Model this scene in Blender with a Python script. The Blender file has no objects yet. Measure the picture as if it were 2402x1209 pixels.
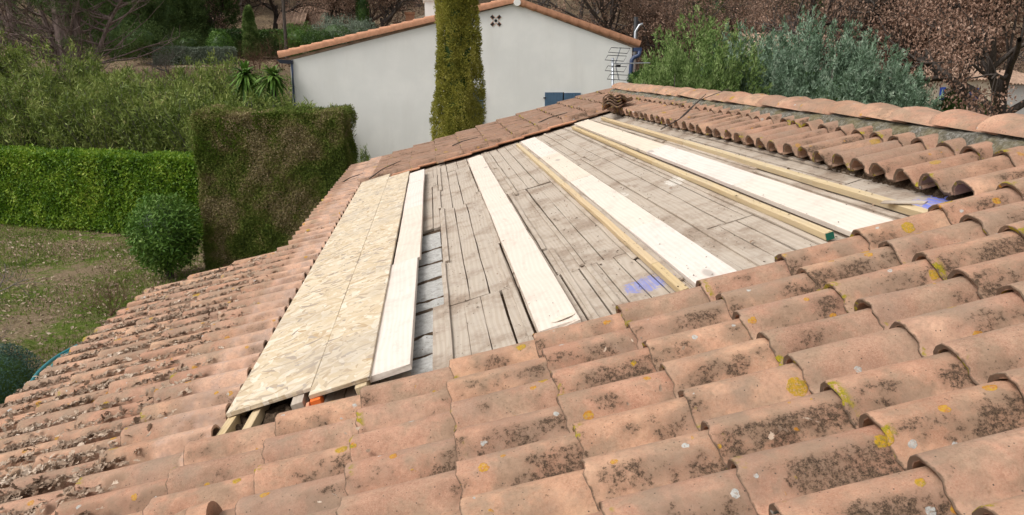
import bpy, math, random
import numpy as np
from mathutils import Vector, Matrix
PI=math.pi; R=math.radians
rng=np.random.default_rng(7); random.seed(7)
scene=bpy.context.scene
C=scene.collection
# ------------------------------------------------------------------ camera
CZ=4.6
PITCH=R(13.93); YAW=R(5.94); FPX=1800.0
cam=bpy.data.cameras.new('camera'); cam.sensor_width=36; cam.lens=36*FPX/2402
cam.clip_start=.05; cam.clip_end=600
co=bpy.data.objects.new('camera',cam); C.objects.link(co)
co.location=(0,0,CZ); co.rotation_euler=(PI/2-PITCH,0,-YAW)
scene.camera=co
# ------------------------------------------------------------------ light
SUN_EL=R(50); SUN_AZ=R(-110)     # azimuth from +Y (into the picture), clockwise
w=bpy.data.worlds.new('World'); scene.world=w; w.use_nodes=True
nt=w.node_tree; bg=nt.nodes['Background']
sky=nt.nodes.new('ShaderNodeTexSky'); sky.sky_type='NISHITA'; sky.sun_disc=False
sky.sun_elevation=SUN_EL; sky.sun_rotation=SUN_AZ; sky.dust_density=4; sky.air_density=1; sky.ozone_density=1
hs=nt.nodes.new('ShaderNodeHueSaturation'); hs.inputs['Saturation'].default_value=.06
nt.links.new(sky.outputs[0],hs.inputs['Color']); nt.links.new(hs.outputs[0],bg.inputs['Color'])
bg.inputs['Strength'].default_value=.138
sl=bpy.data.lights.new('sun','SUN'); sl.energy=.95; sl.angle=R(30); sl.color=(1,.95,.88)
so=bpy.data.objects.new('sun',sl); C.objects.link(so)
sd=Vector((math.sin(SUN_AZ)*math.cos(SUN_EL),math.cos(SUN_AZ)*math.cos(SUN_EL),math.sin(SUN_EL)))
so.rotation_euler=sd.to_track_quat('Z','Y').to_euler(); so.location=(0,0,30)
vs=scene.view_settings; vs.view_transform='Standard'; vs.look='None'; vs.gamma=1; vs.exposure=.55
scene.render.engine='CYCLES'
# ------------------------------------------------------------------ helpers
def tag(o,label=None,cat=None,group=None,kind=None):
    if label: o['label']=label
    if cat: o['category']=cat
    if group: o['group']=group
    if kind: o['kind']=kind
    return o
def empty(name,loc,label,cat,group=None,rot=(0,0,0)):
    o=bpy.data.objects.new(name,None); C.objects.link(o); o.location=loc; o.rotation_euler=rot
    o.empty_display_size=.2
    return tag(o,label,cat,group)
def mkmesh(name,V,F,mat=None,uv=None,smooth=False,sharp=None):
    """V (n,3); F list of int arrays (k,4) or (k,3)"""
    V=np.asarray(V,dtype=np.float32); 
    if isinstance(F,np.ndarray): F=[F]
    F=[np.asarray(f,dtype=np.int32) for f in F if len(f)]
    me=bpy.data.meshes.new(name)
    me.vertices.add(len(V)); me.vertices.foreach_set('co',V.ravel())
    li=np.concatenate([f.ravel() for f in F]); tot=np.concatenate([np.full(len(f),f.shape[1],np.int32) for f in F])
    st=np.concatenate([[0],np.cumsum(tot)[:-1]]).astype(np.int32)
    me.loops.add(len(li)); me.loops.foreach_set('vertex_index',li)
    me.polygons.add(len(tot)); me.polygons.foreach_set('loop_start',st)
    if uv is not None:
        l=me.uv_layers.new(name='UVMap'); l.data.foreach_set('uv',np.asarray(uv,np.float32)[li].ravel())
    me.update(calc_edges=True); me.validate()
    me.polygons.foreach_set('use_smooth',np.full(len(tot),bool(smooth)))
    if smooth and sharp: me.set_sharp_from_angle(angle=R(sharp))
    if mat: me.materials.append(mat)
    return me
def ob(name,me,parent=None,loc=None,rot=None):
    o=bpy.data.objects.new(name,me); C.objects.link(o)
    if parent: o.parent=parent
    if loc is not None: o.location=loc
    if rot is not None: o.rotation_euler=rot
    return o
class MB:
    def __init__(s): s.V=[];s.F4=[];s.F3=[];s.n=0
    def add(s,V,F4=(),F3=()):
        V=np.asarray(V,float).reshape(-1,3)
        if len(F4): s.F4.append(np.asarray(F4)+s.n)
        if len(F3): s.F3.append(np.asarray(F3)+s.n)
        s.V.append(V); s.n+=len(V); return s
    def box(s,a,b,jit=0):
        x0,y0,z0=a;x1,y1,z1=b
        V=np.array([[x0,y0,z0],[x1,y0,z0],[x1,y1,z0],[x0,y1,z0],[x0,y0,z1],[x1,y0,z1],[x1,y1,z1],[x0,y1,z1]],float)
        if jit: V+=rng.normal(0,jit,V.shape)
        return s.add(V,[[0,3,2,1],[4,5,6,7],[0,1,5,4],[1,2,6,5],[2,3,7,6],[3,0,4,7]])
    def prism(s,poly,y0,y1):      # poly in xz, extruded along y
        n=len(poly); V=[(x,y0,z) for x,z in poly]+[(x,y1,z) for x,z in poly]
        me=[]
        s.add(V,[[i,(i+1)%n,n+(i+1)%n,n+i] for i in range(n)])
        k=s.n-2*n
        # caps as fans
        s.F3.append(np.array([[0,i+1,i] for i in range(1,n-1)])+k); s.F3.append(np.array([[n,n+i,n+i+1] for i in range(1,n-1)])+k)
        return s
    def tube(s,pts,rad,n=6,cap=True):
        pts=np.asarray(pts,float); m=len(pts); rad=np.broadcast_to(np.asarray(rad,float),(m,))
        T=np.gradient(pts,axis=0); T/=np.linalg.norm(T,axis=1,keepdims=True)+1e-9
        ref=np.array([0,0,1.]) if abs(T[0][2])<.9 else np.array([1.,0,0])
        A=np.cross(T,ref); A/=np.linalg.norm(A,axis=1,keepdims=True)+1e-9; B=np.cross(T,A)
        th=np.arange(n)*2*PI/n
        V=(pts[:,None]+rad[:,None,None]*(np.cos(th)[None,:,None]*A[:,None]+np.sin(th)[None,:,None]*B[:,None])).reshape(-1,3)
        i=np.arange(m-1)[:,None]*n; j=np.arange(n)[None]; j2=(j+1)%n
        F=np.stack([i+j,i+j2,i+n+j2,i+n+j],-1).reshape(-1,4)
        s.add(V,F)
        if cap and n>=4:
            k=s.n-len(V)
            s.F3.append(np.array([[0,q+1,q] for q in range(1,n-1)])+k)
            e=k+(m-1)*n; s.F3.append(np.array([[0,q,q+1] for q in range(1,n-1)])+e)
        return s
    def mesh(s,name,mat,smooth=False,sharp=None,bev=0):
        F=[]
        if s.F4: F.append(np.concatenate(s.F4))
        if s.F3: F.append(np.concatenate(s.F3))
        return mkmesh(name,np.concatenate(s.V),F,mat,smooth=smooth,sharp=sharp)
    def build(s,name,mat,parent=None,loc=None,rot=None,smooth=False,sharp=None,bev=0):
        o=ob(name,s.mesh(name,mat,smooth,sharp),parent,loc,rot)
        if bev:
            b=o.modifiers.new('bevel','BEVEL'); b.width=bev; b.segments=2; b.limit_method='ANGLE'
        return o
cp_,sp_=math.cos(PITCH),math.sin(PITCH)
FW=np.array([math.sin(YAW)*cp_,math.cos(YAW)*cp_,-sp_]); RT=np.array([math.cos(YAW),-math.sin(YAW),0]); UP=np.cross(RT,FW)
def at(px,py,Y):
    """point of the vertical plane y=Y seen at photo pixel px,py (used as a surveying aid)"""
    r=FW+RT*(px-1201)/FPX-UP*(py-604.5)/FPX
    return np.array([0,0,CZ])+r*(Y/r[1])
def proj(P):
    d=np.asarray(P)-np.array([0,0,CZ]); z=d@FW
    return 1201+FPX*(d@RT)/z, 604.5-FPX*(d@UP)/z, z
def nz(v): v=np.asarray(v,float); return v/(np.linalg.norm(v,axis=-1,keepdims=True)+1e-9)
# ------------------------------------------------------------------ materials
class G:
    def __init__(s,name,rough=.9,spec=.25):
        s.m=bpy.data.materials.new(name); s.m.use_nodes=True; s.t=s.m.node_tree; s.b=s.t.nodes['Principled BSDF']
        s.b.inputs['Roughness'].default_value=rough; s.b.inputs['Specular IOR Level'].default_value=spec
    def n(s,ty,**k):
        x=s.t.nodes.new(ty)
        for a,b in k.items(): setattr(x,a,b)
        return x
    def l(s,a,b): s.t.links.new(a,b)
    def put(s,inp,v):
        if isinstance(v,bpy.types.NodeSocket): s.l(v,inp)
        elif isinstance(v,(tuple,list)) and len(v)==3 and inp.type=='RGBA': inp.default_value=(*v,1)
        else: inp.default_value=v
    def pos(s): return s.n('ShaderNodeNewGeometry').outputs['Position']
    def obj(s): return s.n('ShaderNodeTexCoord').outputs['Object']
    def isl(s): return s.n('ShaderNodeNewGeometry').outputs['Random Per Island']
    def oran(s): return s.n('ShaderNodeObjectInfo').outputs['Random']
    def map(s,v,scale=(1,1,1),rot=(0,0,0),loc=(0,0,0)):
        x=s.n('ShaderNodeMapping'); s.l(v,x.inputs[0]); x.inputs['Scale'].default_value=scale; x.inputs['Rotation'].default_value=rot; s.put(x.inputs['Location'],loc); return x.outputs[0]
    def noise(s,v,sc=5,det=4,rough=.55,w=None,dist=0):
        x=s.n('ShaderNodeTexNoise'); 
        if w is not None: x.noise_dimensions='4D'; s.put(x.inputs['W'],w)
        s.l(v,x.inputs['Vector']); x.inputs['Scale'].default_value=sc; x.inputs['Detail'].default_value=det; x.inputs['Roughness'].default_value=rough; x.inputs['Distortion'].default_value=dist
        return x.outputs['Fac']
    def noisec(s,v,sc=5,det=2):
        x=s.n('ShaderNodeTexNoise'); s.l(v,x.inputs['Vector']); x.inputs['Scale'].default_value=sc; x.inputs['Detail'].default_value=det
        return x.outputs['Color']
    def vor(s,v,sc=5,w=None,feature='F1',rand=1):
        x=s.n('ShaderNodeTexVoronoi',feature=feature)
        if w is not None: x.voronoi_dimensions='4D'; s.put(x.inputs['W'],w)
        s.l(v,x.inputs['Vector']); x.inputs['Scale'].default_value=sc; x.inputs['Randomness'].default_value=rand; return x
    def math(s,op,a,b=0,c=None,clamp=False):
        x=s.n('ShaderNodeMath',operation=op,use_clamp=clamp); s.put(x.inputs[0],a); s.put(x.inputs[1],b)
        if c is not None: s.put(x.inputs[2],c)
        return x.outputs[0]
    def vadd(s,a,b,sc=None):
        if sc is not None:
            m=s.n('ShaderNodeVectorMath',operation='SCALE'); s.put(m.inputs[0],b); s.put(m.inputs['Scale'],sc); b=m.outputs[0]
        x=s.n('ShaderNodeVectorMath',operation='ADD'); s.put(x.inputs[0],a); s.put(x.inputs[1],b); return x.outputs[0]
    def step(s,v,a,b,lo=0,hi=1):
        x=s.n('ShaderNodeMapRange',interpolation_type='SMOOTHSTEP'); s.put(x.inputs['Value'],v); x.inputs['From Min'].default_value=a; x.inputs['From Max'].default_value=b; x.inputs['To Min'].default_value=lo; x.inputs['To Max'].default_value=hi; return x.outputs[0]
    def mix(s,f,a,b,bt='MIX'):
        x=s.n('ShaderNodeMix',data_type='RGBA',blend_type=bt); s.put(x.inputs[0],f); s.put(x.inputs[6],a); s.put(x.inputs[7],b); return x.outputs[2]
    def ramp(s,f,cols):
        x=s.n('ShaderNodeValToRGB'); s.put(x.inputs[0],f); e=x.color_ramp.elements
        while len(e)<len(cols): e.new(.5)
        for i,(p,c) in enumerate(cols): e[i].position=p; e[i].color=(*c,1)
        return x.outputs[0]
    def sep(s,v):
        x=s.n('ShaderNodeSeparateXYZ'); s.l(v,x.inputs[0]); return x.outputs
    def bump(s,h,st=.3,dist=.01):
        x=s.n('ShaderNodeBump'); s.put(x.inputs['Height'],h); x.inputs['Strength'].default_value=st; x.inputs['Distance'].default_value=dist
        s.l(x.outputs[0],s.b.inputs['Normal'])
    def col(s,c): s.put(s.b.inputs['Base Color'],c); return s.m
ALPHA=R(16.6)
def tile_mat(name,ridge=False):
    g=G(name,.88,.2)
    P=g.pos(); rnd=g.math('FRACT',g.math('ADD',g.math('MULTIPLY',g.oran(),7.31),g.isl()))
    W=g.math('MULTIPLY',rnd,40)
    uv=g.sep(g.n('ShaderNodeUVMap').outputs[0]); ua,ub=uv[0],uv[1]
    # warp
    Pw=g.vadd(P,g.noisec(P,18,3),.03)
    big=g.noise(P,7,5,.6,W)
    base=g.ramp(big,[(.28,(.32,.168,.113)),(.5,(.43,.245,.167)),(.72,(.55,.35,.242))])
    tint=g.ramp(rnd,[(0,(.72,.70,.68)),(.25,(.98,.93,.91)),(.5,(1.08,1.04,.94)),(.75,(.94,.82,.78)),(1,(1.16,1.14,1.06))])
    base=g.mix(1,base,tint,'MULTIPLY')
    # sand-coloured grain
    gr=g.noise(P,260,3,.7)
    base=g.mix(g.step(gr,.35,.7,0,.30),base,(.60,.42,.30))
    # grey-mauve bloom, patchy
    bl=g.noise(Pw,9,6,.65,g.math('ADD',W,9))
    base=g.mix(g.step(bl,.42,.62,0,.75),base,(.29,.205,.140))
    sp=g.sep(P)
    # older, browner tiles toward the far verge and ridge strip
    far=g.step(sp[1],9.0,10.2)
    up=g.math('MULTIPLY',g.step(sp[0],2.02,2.28),g.step(sp[1],2.9,3.1))
    old=g.math('MAXIMUM',far,g.math('MULTIPLY',up,.5)) if not ridge else 0.0
    if not ridge:
        sv=g.map(P,(2.2,26,2.2),(0,0,0))
        st=g.noise(sv,3.0,6,.7)
        base=g.mix(g.math('MULTIPLY',old,g.step(st,.36,.60,.55,.95)),base,(.25,.15,.105))
        base=g.mix(g.math('MULTIPLY',far,g.step(st,.60,.68,0,.8)),base,(.07,.045,.035))
    # fresh band under the overlap
    jn=g.math('ADD',ua,g.math('MULTIPLY',g.noise(P,20,3),.03))
    if not ridge:
        jx=g.math('ADD',sp[0],g.math('MULTIPLY',g.noise(P,16,3),.10)); band=g.math('MULTIPLY',g.math('MULTIPLY',g.step(jx,-1.13,-1.06),g.step(sp[0],-.80,-.78,1,0)),g.step(sp[1],2.86,2.9))
        fresh=g.math('MAXIMUM',g.step(jn,.41,.425),g.math('MULTIPLY',band,.85))
        base=g.mix(g.math('MULTIPLY',fresh,.8),base,g.mix(g.step(g.noise(P,14,4,.6,W),.42,.62),(.62,.385,.27),(.45,.32,.26)))
    # black crust on the near flank: speckled
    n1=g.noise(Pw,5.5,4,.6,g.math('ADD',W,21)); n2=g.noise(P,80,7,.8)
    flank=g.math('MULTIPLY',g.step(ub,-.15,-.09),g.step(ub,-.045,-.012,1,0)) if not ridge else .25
    base=g.mix(1,base,g.ramp(n2,[(.3,(.70,.68,.66)),(.5,(1,1,1)),(.68,(1.16,1.16,1.15))]),'MULTIPLY')
    n5=g.noise(Pw,3.2,5,.65,g.math('ADD',W,77)); base=g.mix(g.step(n5,.46,.66,0,.5),base,(.27,.195,.145))
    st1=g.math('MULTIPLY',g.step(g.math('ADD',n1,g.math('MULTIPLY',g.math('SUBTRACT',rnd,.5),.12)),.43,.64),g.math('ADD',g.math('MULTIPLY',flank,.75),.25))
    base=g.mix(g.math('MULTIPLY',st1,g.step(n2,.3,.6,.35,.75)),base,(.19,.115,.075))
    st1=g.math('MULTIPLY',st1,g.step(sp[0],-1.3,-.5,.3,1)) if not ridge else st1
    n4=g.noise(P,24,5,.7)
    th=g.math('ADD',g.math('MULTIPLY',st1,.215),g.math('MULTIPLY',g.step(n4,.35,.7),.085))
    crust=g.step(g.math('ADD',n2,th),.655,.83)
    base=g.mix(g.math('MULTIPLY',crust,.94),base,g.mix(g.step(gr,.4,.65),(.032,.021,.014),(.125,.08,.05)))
    base=g.mix(g.step(g.math('ADD',ua,g.math('MULTIPLY',g.noise(P,60,3),.012)),.007,.012,.8,0),base,(.085,.058,.04))
    # fine pits
    pv=g.vor(P,75); base=g.mix(g.math('MULTIPLY',g.step(pv.outputs['Distance'],.10,.20,1,0),g.step(g.sep(pv.outputs['Color'])[0],.78,.8)),base,(.10,.07,.055))
    # lichen rosettes
    Pl=g.vadd(P,g.noisec(P,45,3),.018)
    LM=[]
    for sc,thr,rr,cols,k in ((6.0,.70,.20,((.44,.25,.012),(.27,.20,.015)),1),(15,.80,.26,((.42,.17,.02),(.46,.28,.03)),2),(22,.93,.26,((.46,.45,.42),(.33,.34,.32)),3)):
        v=g.vor(g.map(Pl,loc=(k*3.3,k*1.7,k)),sc); c=g.sep(v.outputs['Color'])
        r=g.math('MULTIPLY',g.step(c[0],thr,1.0,.10,rr),1)
        inside=g.step(g.math('SUBTRACT',r,v.outputs['Distance']),0,.02)
        here=g.math('MULTIPLY',inside,g.step(c[0],thr,thr+.005))
        lc=g.mix(g.step(g.noise(P,120,4,.7),.42,.6),cols[0],cols[1])
        LM.append(here); here=g.math('MULTIPLY',here,g.step(g.noise(P,170,2),.38,.5,.35,1)); here=g.math('MULTIPLY',here,1.0 if ridge else g.math('SUBTRACT',1.0,g.math('MULTIPLY',old,.6)))
        base=g.mix(g.math('MULTIPLY',here,.92),base,lc)
    h=g.math('ADD',g.math('MULTIPLY',g.noise(P,150,6,.8),.9),g.math('MULTIPLY',g.noise(P,30,3),.5))
    h=g.math('ADD',h,g.math('MULTIPLY',crust,.35))
    for q in LM: h=g.math('ADD',h,g.math('MULTIPLY',q,.8))
    if not ridge:
        em=g.math('MULTIPLY',g.math('MULTIPLY',g.step(ua,.012,.035,1,0),g.step(g.noise(P,9,3,.6,g.math('ADD',W,55)),.58,.62)),g.step(g.noise(P,70,4,.7),.42,.5))
        base=g.mix(em,base,g.mix(g.step(gr,.4,.6),(.33,.24,.012),(.20,.18,.02)))
    g.bump(h,.55,.004)
    return g.col(base)
def wood_mat(name,c0,c1,c2,spec=.25,grain=1.0,dirt=.2,grey=False):
    g=G(name,.8,spec); P=g.obj(); rn=g.oran(); O=g.vadd(P,(37.,91.,13.),rn)
    q=g.map(O,(11,.9,11)); wq=g.vadd(q,g.noisec(g.map(O,(3,.7,3)),1.2,2),1.6)
    v=g.n('ShaderNodeTexWave',wave_type='RINGS',rings_direction='Y'); g.l(wq,v.inputs[0]); v.inputs['Scale'].default_value=1.15; v.inputs['Distortion'].default_value=2.2; v.inputs['Detail'].default_value=3; v.inputs['Detail Scale'].default_value=.7
    f=v.outputs['Fac']; fib=g.noise(g.map(O,(120,2.2,120)),1.0,4,.7)
    base=g.mix(g.math('MULTIPLY',g.step(f,.15,.75),.6*grain),c0,c1)
    base=g.mix(g.step(fib,.35,.7,0,.75*grain),base,c2)
    big=g.noise(O,2.4,4,.6)
    base=g.mix(g.step(big,.4,.66,0,.35),base,c2)
    if not grey: base=g.mix(1,base,g.ramp(rn,[(0,(1,.93,.86)),(.3,(1,.99,.97)),(.6,(1.03,.97,.95)),(.85,(.97,.90,.78)),(1,(1.02,1,.98))]),'MULTIPLY')
    # knots
    kv=g.vor(g.map(O,(5.5,1.9,5.5)),1.0); kc=g.sep(kv.outputs['Color'])
    base=g.mix(g.math('MULTIPLY',g.step(kv.outputs['Distance'],.09,.15,1,0),g.step(kc[0],.55,.57,0,0 if grey else .55)),base,tuple(x*.42 for x in c2))
    W=g.pos()
    if grey:
        d=g.noise(W,3.1,6,.7); d2=g.noise(W,55,6,.8)
        base=g.mix(g.step(d,.44,.68,0,.62),base,(.20,.13,.085))
        base=g.mix(g.step(g.math('ADD',d2,g.math('MULTIPLY',g.step(d,.4,.7),.12)),.66,.74,0,.85),base,(.085,.06,.045))
        sp=g.sep(g.vadd(W,g.noisec(W,24,4),.12))
        def blob(px,py,rx,ry,colr,k):
            dx=g.math('DIVIDE',g.math('SUBTRACT',sp[0],px),rx); dy=g.math('DIVIDE',g.math('SUBTRACT',sp[1],py),ry)
            rr=g.math('ADD',g.math('MULTIPLY',dx,dx),g.math('MULTIPLY',dy,dy))
            return g.mix(g.math('MULTIPLY',g.step(g.math('ADD',rr,g.math('MULTIPLY',g.noise(W,42,5,.75),2.2)),1.5,1.75,1,0),g.math('MULTIPLY',g.step(fib,.38,.55,.25,1),k)),base,colr)
        base=blob(1.03,3.36,.12,.13,(.19,.22,.50),.85)
        base=blob(2.33,3.12,.20,.30,(.16,.20,.62),.95)
        base=blob(1.70,5.12,.07,.16,(.66,.62,.56),.75)
        base=blob(1.36,5.25,.06,.12,(.72,.68,.62),.5)
    else:
        d2=g.noise(W,48,6,.8); d=g.noise(W,1.9,3,.6)
        base=g.mix(g.step(g.math('ADD',d2,g.math('MULTIPLY',g.step(d,.45,.7),.10*(dirt/.2))),.70,.75,0,.85),base,(.13,.09,.07))
        base=g.mix(g.step(g.noise(W,5,6,.75),.46,.72,0,dirt*2),base,(.40,.33,.27)); base=g.mix(g.step(g.noise(g.map(W,(1,.35,1)),13,5,.75),.56,.70,0,dirt*1.6),base,(.36,.28,.22))
    g.bump(g.math('ADD',g.math('MULTIPLY',fib,.7),g.math('MULTIPLY',f,.3)),.35 if grey else .15,.004)
    return g.col(base)
def osb_mat():
    g=G('strand_board',.75,.3); P=g.obj(); W=g.vadd(P,(5.,3.,9.),g.oran())
    W=g.vadd(W,g.noisec(W,9,2),.05)
    base=(.66,.54,.36)
    pal=[(0,(.28,.23,.19)),(.05,(.38,.31,.24)),(.10,(.52,.41,.27)),(.35,(.68,.585,.43)),(.55,(.57,.45,.29)),(.8,(.74,.665,.54)),(.93,(.46,.33,.19)),(1,(.38,.34,.30))]
    hs=[]
    for i,(ang,sx,sy) in enumerate([(.2,9,36),(1.1,10,40),(2.0,9,35),(2.7,11,42),(.7,13,50),(1.6,10,38),(2.35,12,46),(.0,10,38)]):
        v=g.vor(g.map(g.map(W,rot=(0,0,ang)),(sx,sy,1),(0,0,0),(i*7.1,i*3.3,0)),1.0); c=g.sep(v.outputs['Color'])
        colr=g.ramp(c[0],pal)
        fi=g.noise(g.map(g.map(W,rot=(0,0,ang)),(14,260,1)),1,3,.6)
        colr=g.mix(g.step(fi,.35,.7,0,.28),colr,(.52,.38,.22))
        if i==0: base=colr
        else: base=g.mix(g.step(c[1],1-1/(i+1.3),1-1/(i+1.3)+.01),base,colr)
        hs.append(c[2])
    base=g.mix(g.step(g.noise(g.pos(),55,5,.8),.72,.76,0,.6),base,(.2,.15,.1))
    g.bump(g.math('ADD',hs[1],hs[3]),.25,.002)
    base=g.mix(g.step(g.noise(g.pos(),2.2,5,.65),.48,.68,0,.4),base,(.40,.35,.29)); base=g.mix(1,base,(.95,.94,.95),'MULTIPLY')
    return g.col(base)
def leaf_mat(name,stops,rough=.55,spec=.22,trans=0.15,nsc=1.2,nw=.38):
    g=G(name,rough,spec); r=g.isl(); big=g.noise(g.pos(),nsc,3,.6)
    f=g.math('ADD',g.math('MULTIPLY',r,1-nw),g.math('MULTIPLY',g.step(big,.36,.64),nw))
    c=g.ramp(f,stops); g.col(c)
    if trans:
        tr=g.n('ShaderNodeBsdfTranslucent'); g.l(c,tr.inputs[0]); mx=g.n('ShaderNodeMixShader'); mx.inputs[0].default_value=trans
        out=g.t.nodes['Material Output']; g.l(g.b.outputs[0],mx.inputs[1]); g.l(tr.outputs[0],mx.inputs[2]); g.l(mx.outputs[0],out.inputs[0])
    return g.m
def plain(name,c,rough=.7,spec=.3,var=.15,sc=6,bump=.2,metal=0):
    g=G(name,rough,spec); n=g.noise(g.pos(),sc,5,.65); g.b.inputs['Metallic'].default_value=metal
    g.bump(g.noise(g.pos(),sc*12,4,.7),bump,.004)
    return g.col(g.mix(g.step(n,.3,.7),tuple(x*(1-var) for x in c),tuple(min(1,x*(1+var)) for x in c)))
def bark(name,c):
    g=G(name,.95,.1); P=g.pos(); n=g.noise(g.map(P,(14,14,3)),1,6,.7)
    g.bump(n,.8,.03); return g.col(g.mix(g.step(n,.35,.65),tuple(x*.45 for x in c),c))
M={}
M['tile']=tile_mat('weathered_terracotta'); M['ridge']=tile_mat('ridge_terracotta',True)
M['white_wood']=wood_mat('new_white_pine',(.70,.64,.59),(.55,.47,.40),(.62,.55,.495),dirt=.16,grain=.42)
M['yellow_wood']=wood_mat('treated_pine',(.57,.455,.28),(.47,.355,.20),(.53,.43,.29),dirt=.15)
M['grey_wood']=wood_mat('weathered_boards',(.46,.385,.31),(.36,.29,.225),(.42,.36,.30),grain=.9,grey=True)
M['osb']=osb_mat()
M['osb_edge']=plain('strand_board_edge',(.42,.30,.17),.9,.1,.35,60,.5)
M['stucco']=plain('white_stucco',(.80,.775,.74),.9,.15,.035,1.2,.25)
g=G('white_stucco_wall',.92,.12); P=g.pos(); a=g.noise(g.map(P,(2.2,2.2,.35)),1,5,.65); b=g.noise(P,.8,4,.6); g.bump(g.noise(P,35,5,.75),.35,.006)
M['stucco']=g.col(g.mix(g.step(a,.45,.75,0,.35),g.mix(g.step(b,.35,.65),(.77,.755,.72),(.83,.81,.77)),(.68,.655,.61)))
M['cream']=plain('cream_render',(.55,.47,.36),.9,.15,.12,1.2,.3)
M['pinkwall']=plain('pink_render',(.50,.36,.28),.9,.15,.12,1.2,.3)
M['newtile']=plain('new_clay_tile',(.50,.25,.15),.8,.2,.15,8,.3)
M['oldroof']=plain('old_clay_roof',(.32,.215,.155),.9,.15,.3,3,.3)
M['blue']=plain('blue_grey_paint',(.075,.135,.21),.5,.4,.08,4,.1)
M['navy']=plain('dark_navy_paint',(.012,.016,.028),.4,.4,.1,4,.1)
M['navy2']=plain('navy_pipe_paint',(.035,.055,.12),.4,.4,.1,4,.1)
M['vivid']=plain('bright_blue_paint',(.03,.08,.42),.5,.4,.08,4,.1)
M['alu']=plain('aluminium',(.50,.52,.55),.35,.5,.1,20,.05,metal=.8)
M['black']=plain('black_plastic',(.015,.015,.017),.5,.4,.1,20,.05)
M['whitep']=plain('white_plastic',(.75,.75,.75),.4,.4,.05,20,.05)
M['orange']=plain('orange_clay',(.75,.16,.03),.6,.3,.08,40,.1)
M['green_end']=plain('green_end_paint',(.01,.12,.08),.6,.3,.1,40,.1)
M['hose']=plain('teal_rubber',(.02,.17,.19),.45,.4,.1,20,.05)
g=G('rough_mortar',.95,.1); n=g.noise(g.pos(),38,6,.8); n2=g.noise(g.pos(),7,4,.6); g.bump(n,1,.02)
M['mortar']=g.col(g.mix(g.step(n2,.4,.65),g.ramp(n,[(.3,(.05,.045,.035)),(.5,(.17,.155,.125)),(.68,(.42,.40,.36))]),g.ramp(n,[(.3,(.08,.07,.03)),(.5,(.20,.17,.10)),(.7,(.30,.27,.2))])))
g=G('concrete_blockwork',.95,.1); n=g.noise(g.pos(),30,7,.8); g.bump(n,.8,.012)
M['concrete']=g.col(g.ramp(n,[(.3,(.24,.225,.20)),(.5,(.43,.415,.39)),(.7,(.56,.55,.53))]))
g=G('dry_soil',.98,.05); n=g.noise(g.pos(),60,7,.8); g.bump(n,1,.02)
M['dirt']=g.col(g.ramp(n,[(.3,(.03,.02,.013)),(.5,(.11,.075,.05)),(.7,(.27,.19,.13))]))
g=G('lawn_soil',.98,.05); P=g.pos(); n=g.noise(P,.7,5,.65); n2=g.noise(P,22,6,.75); n3=g.noise(P,5,4,.7)
gr=g.mix(g.step(n2,.38,.62),(.055,.085,.014),(.13,.165,.035)); br=g.ramp(n2,[(.32,(.075,.055,.035)),(.5,(.20,.145,.09)),(.66,(.33,.25,.17))])
g.bump(n2,.7,.05)
y=g.sep(P)[1]
M['ground']=g.col(g.mix(g.step(g.math('ADD',g.math('MULTIPLY',n,.6),g.math('MULTIPLY',n3,.4)),.42,.54,.0,1),g.mix(g.step(y,26,30),gr,br),g.mix(g.step(y,44,60),br,g.mix(.55,br,(.06,.045,.035)))))
M['laurel']=leaf_mat('laurel_leaves',[(0,(.04,.10,.006)),(.35,(.10,.20,.012)),(.65,(.19,.30,.025)),(.9,(.31,.41,.045)),(1,(.46,.50,.10))],.5,.25,.25)
M['laurel_dark']=leaf_mat('laurel_bush_leaves',[(0,(.03,.075,.010)),(.4,(.07,.15,.020)),(.8,(.13,.23,.04)),(1,(.23,.32,.09))],.5,.22,.2)
M['thuja']=leaf_mat('clipped_cypress_foliage',[(0,(.06,.07,.02)),(.3,(.11,.16,.026)),(.55,(.18,.19,.05)),(.8,(.26,.20,.105)),(1,(.38,.31,.18))],.8,.15,.1,1.0,.62)
M['olive']=leaf_mat('yellow_green_cypress_foliage',[(0,(.11,.12,.02)),(.4,(.27,.26,.045)),(.75,(.40,.37,.08)),(1,(.52,.46,.15))],.8,.15,.15,2.)
M['fresh']=leaf_mat('fresh_green_foliage',[(0,(.04,.075,.010)),(.5,(.10,.165,.018)),(1,(.19,.25,.04))],.8,.15,.1)
M['oleander']=leaf_mat('oleander_leaves',[(0,(.04,.065,.012)),(.35,(.13,.18,.034)),(.7,(.24,.29,.07)),(.94,(.35,.37,.12)),(1,(.48,.36,.19))],.5,.2,.2,1.6,.5)
M['bluegreen']=leaf_mat('blue_cypress_foliage',[(0,(.030,.055,.026)),(.35,(.105,.165,.095)),(.7,(.22,.31,.215)),(1,(.42,.49,.37))],.8,.15,.12,3.2,.55)
M['midgreen']=leaf_mat('green_cypress_foliage',[(0,(.03,.06,.016)),(.35,(.11,.175,.045)),(.7,(.20,.28,.09)),(1,(.34,.40,.18))],.8,.15,.12,3.2,.55)
M['brown']=leaf_mat('dead_oak_leaves',[(0,(.07,.043,.03)),(.4,(.19,.118,.083)),(.75,(.33,.215,.155)),(1,(.55,.38,.29))],.8,.15,.15,.8)
M['russet']=leaf_mat('russet_oak_leaves',[(0,(.10,.055,.035)),(.4,(.26,.155,.11)),(.75,(.42,.27,.20)),(1,(.62,.44,.34))],.8,.15,.2,1.6)
M['pine']=leaf_mat('pine_needles',[(0,(.02,.045,.010)),(.5,(.06,.10,.022)),(1,(.12,.17,.05))],.7,.2,.1)
M['ivy']=leaf_mat('ivy_leaves',[(0,(.015,.04,.006)),(.5,(.04,.09,.012)),(1,(.09,.16,.03))],.5,.35,.15)
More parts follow.
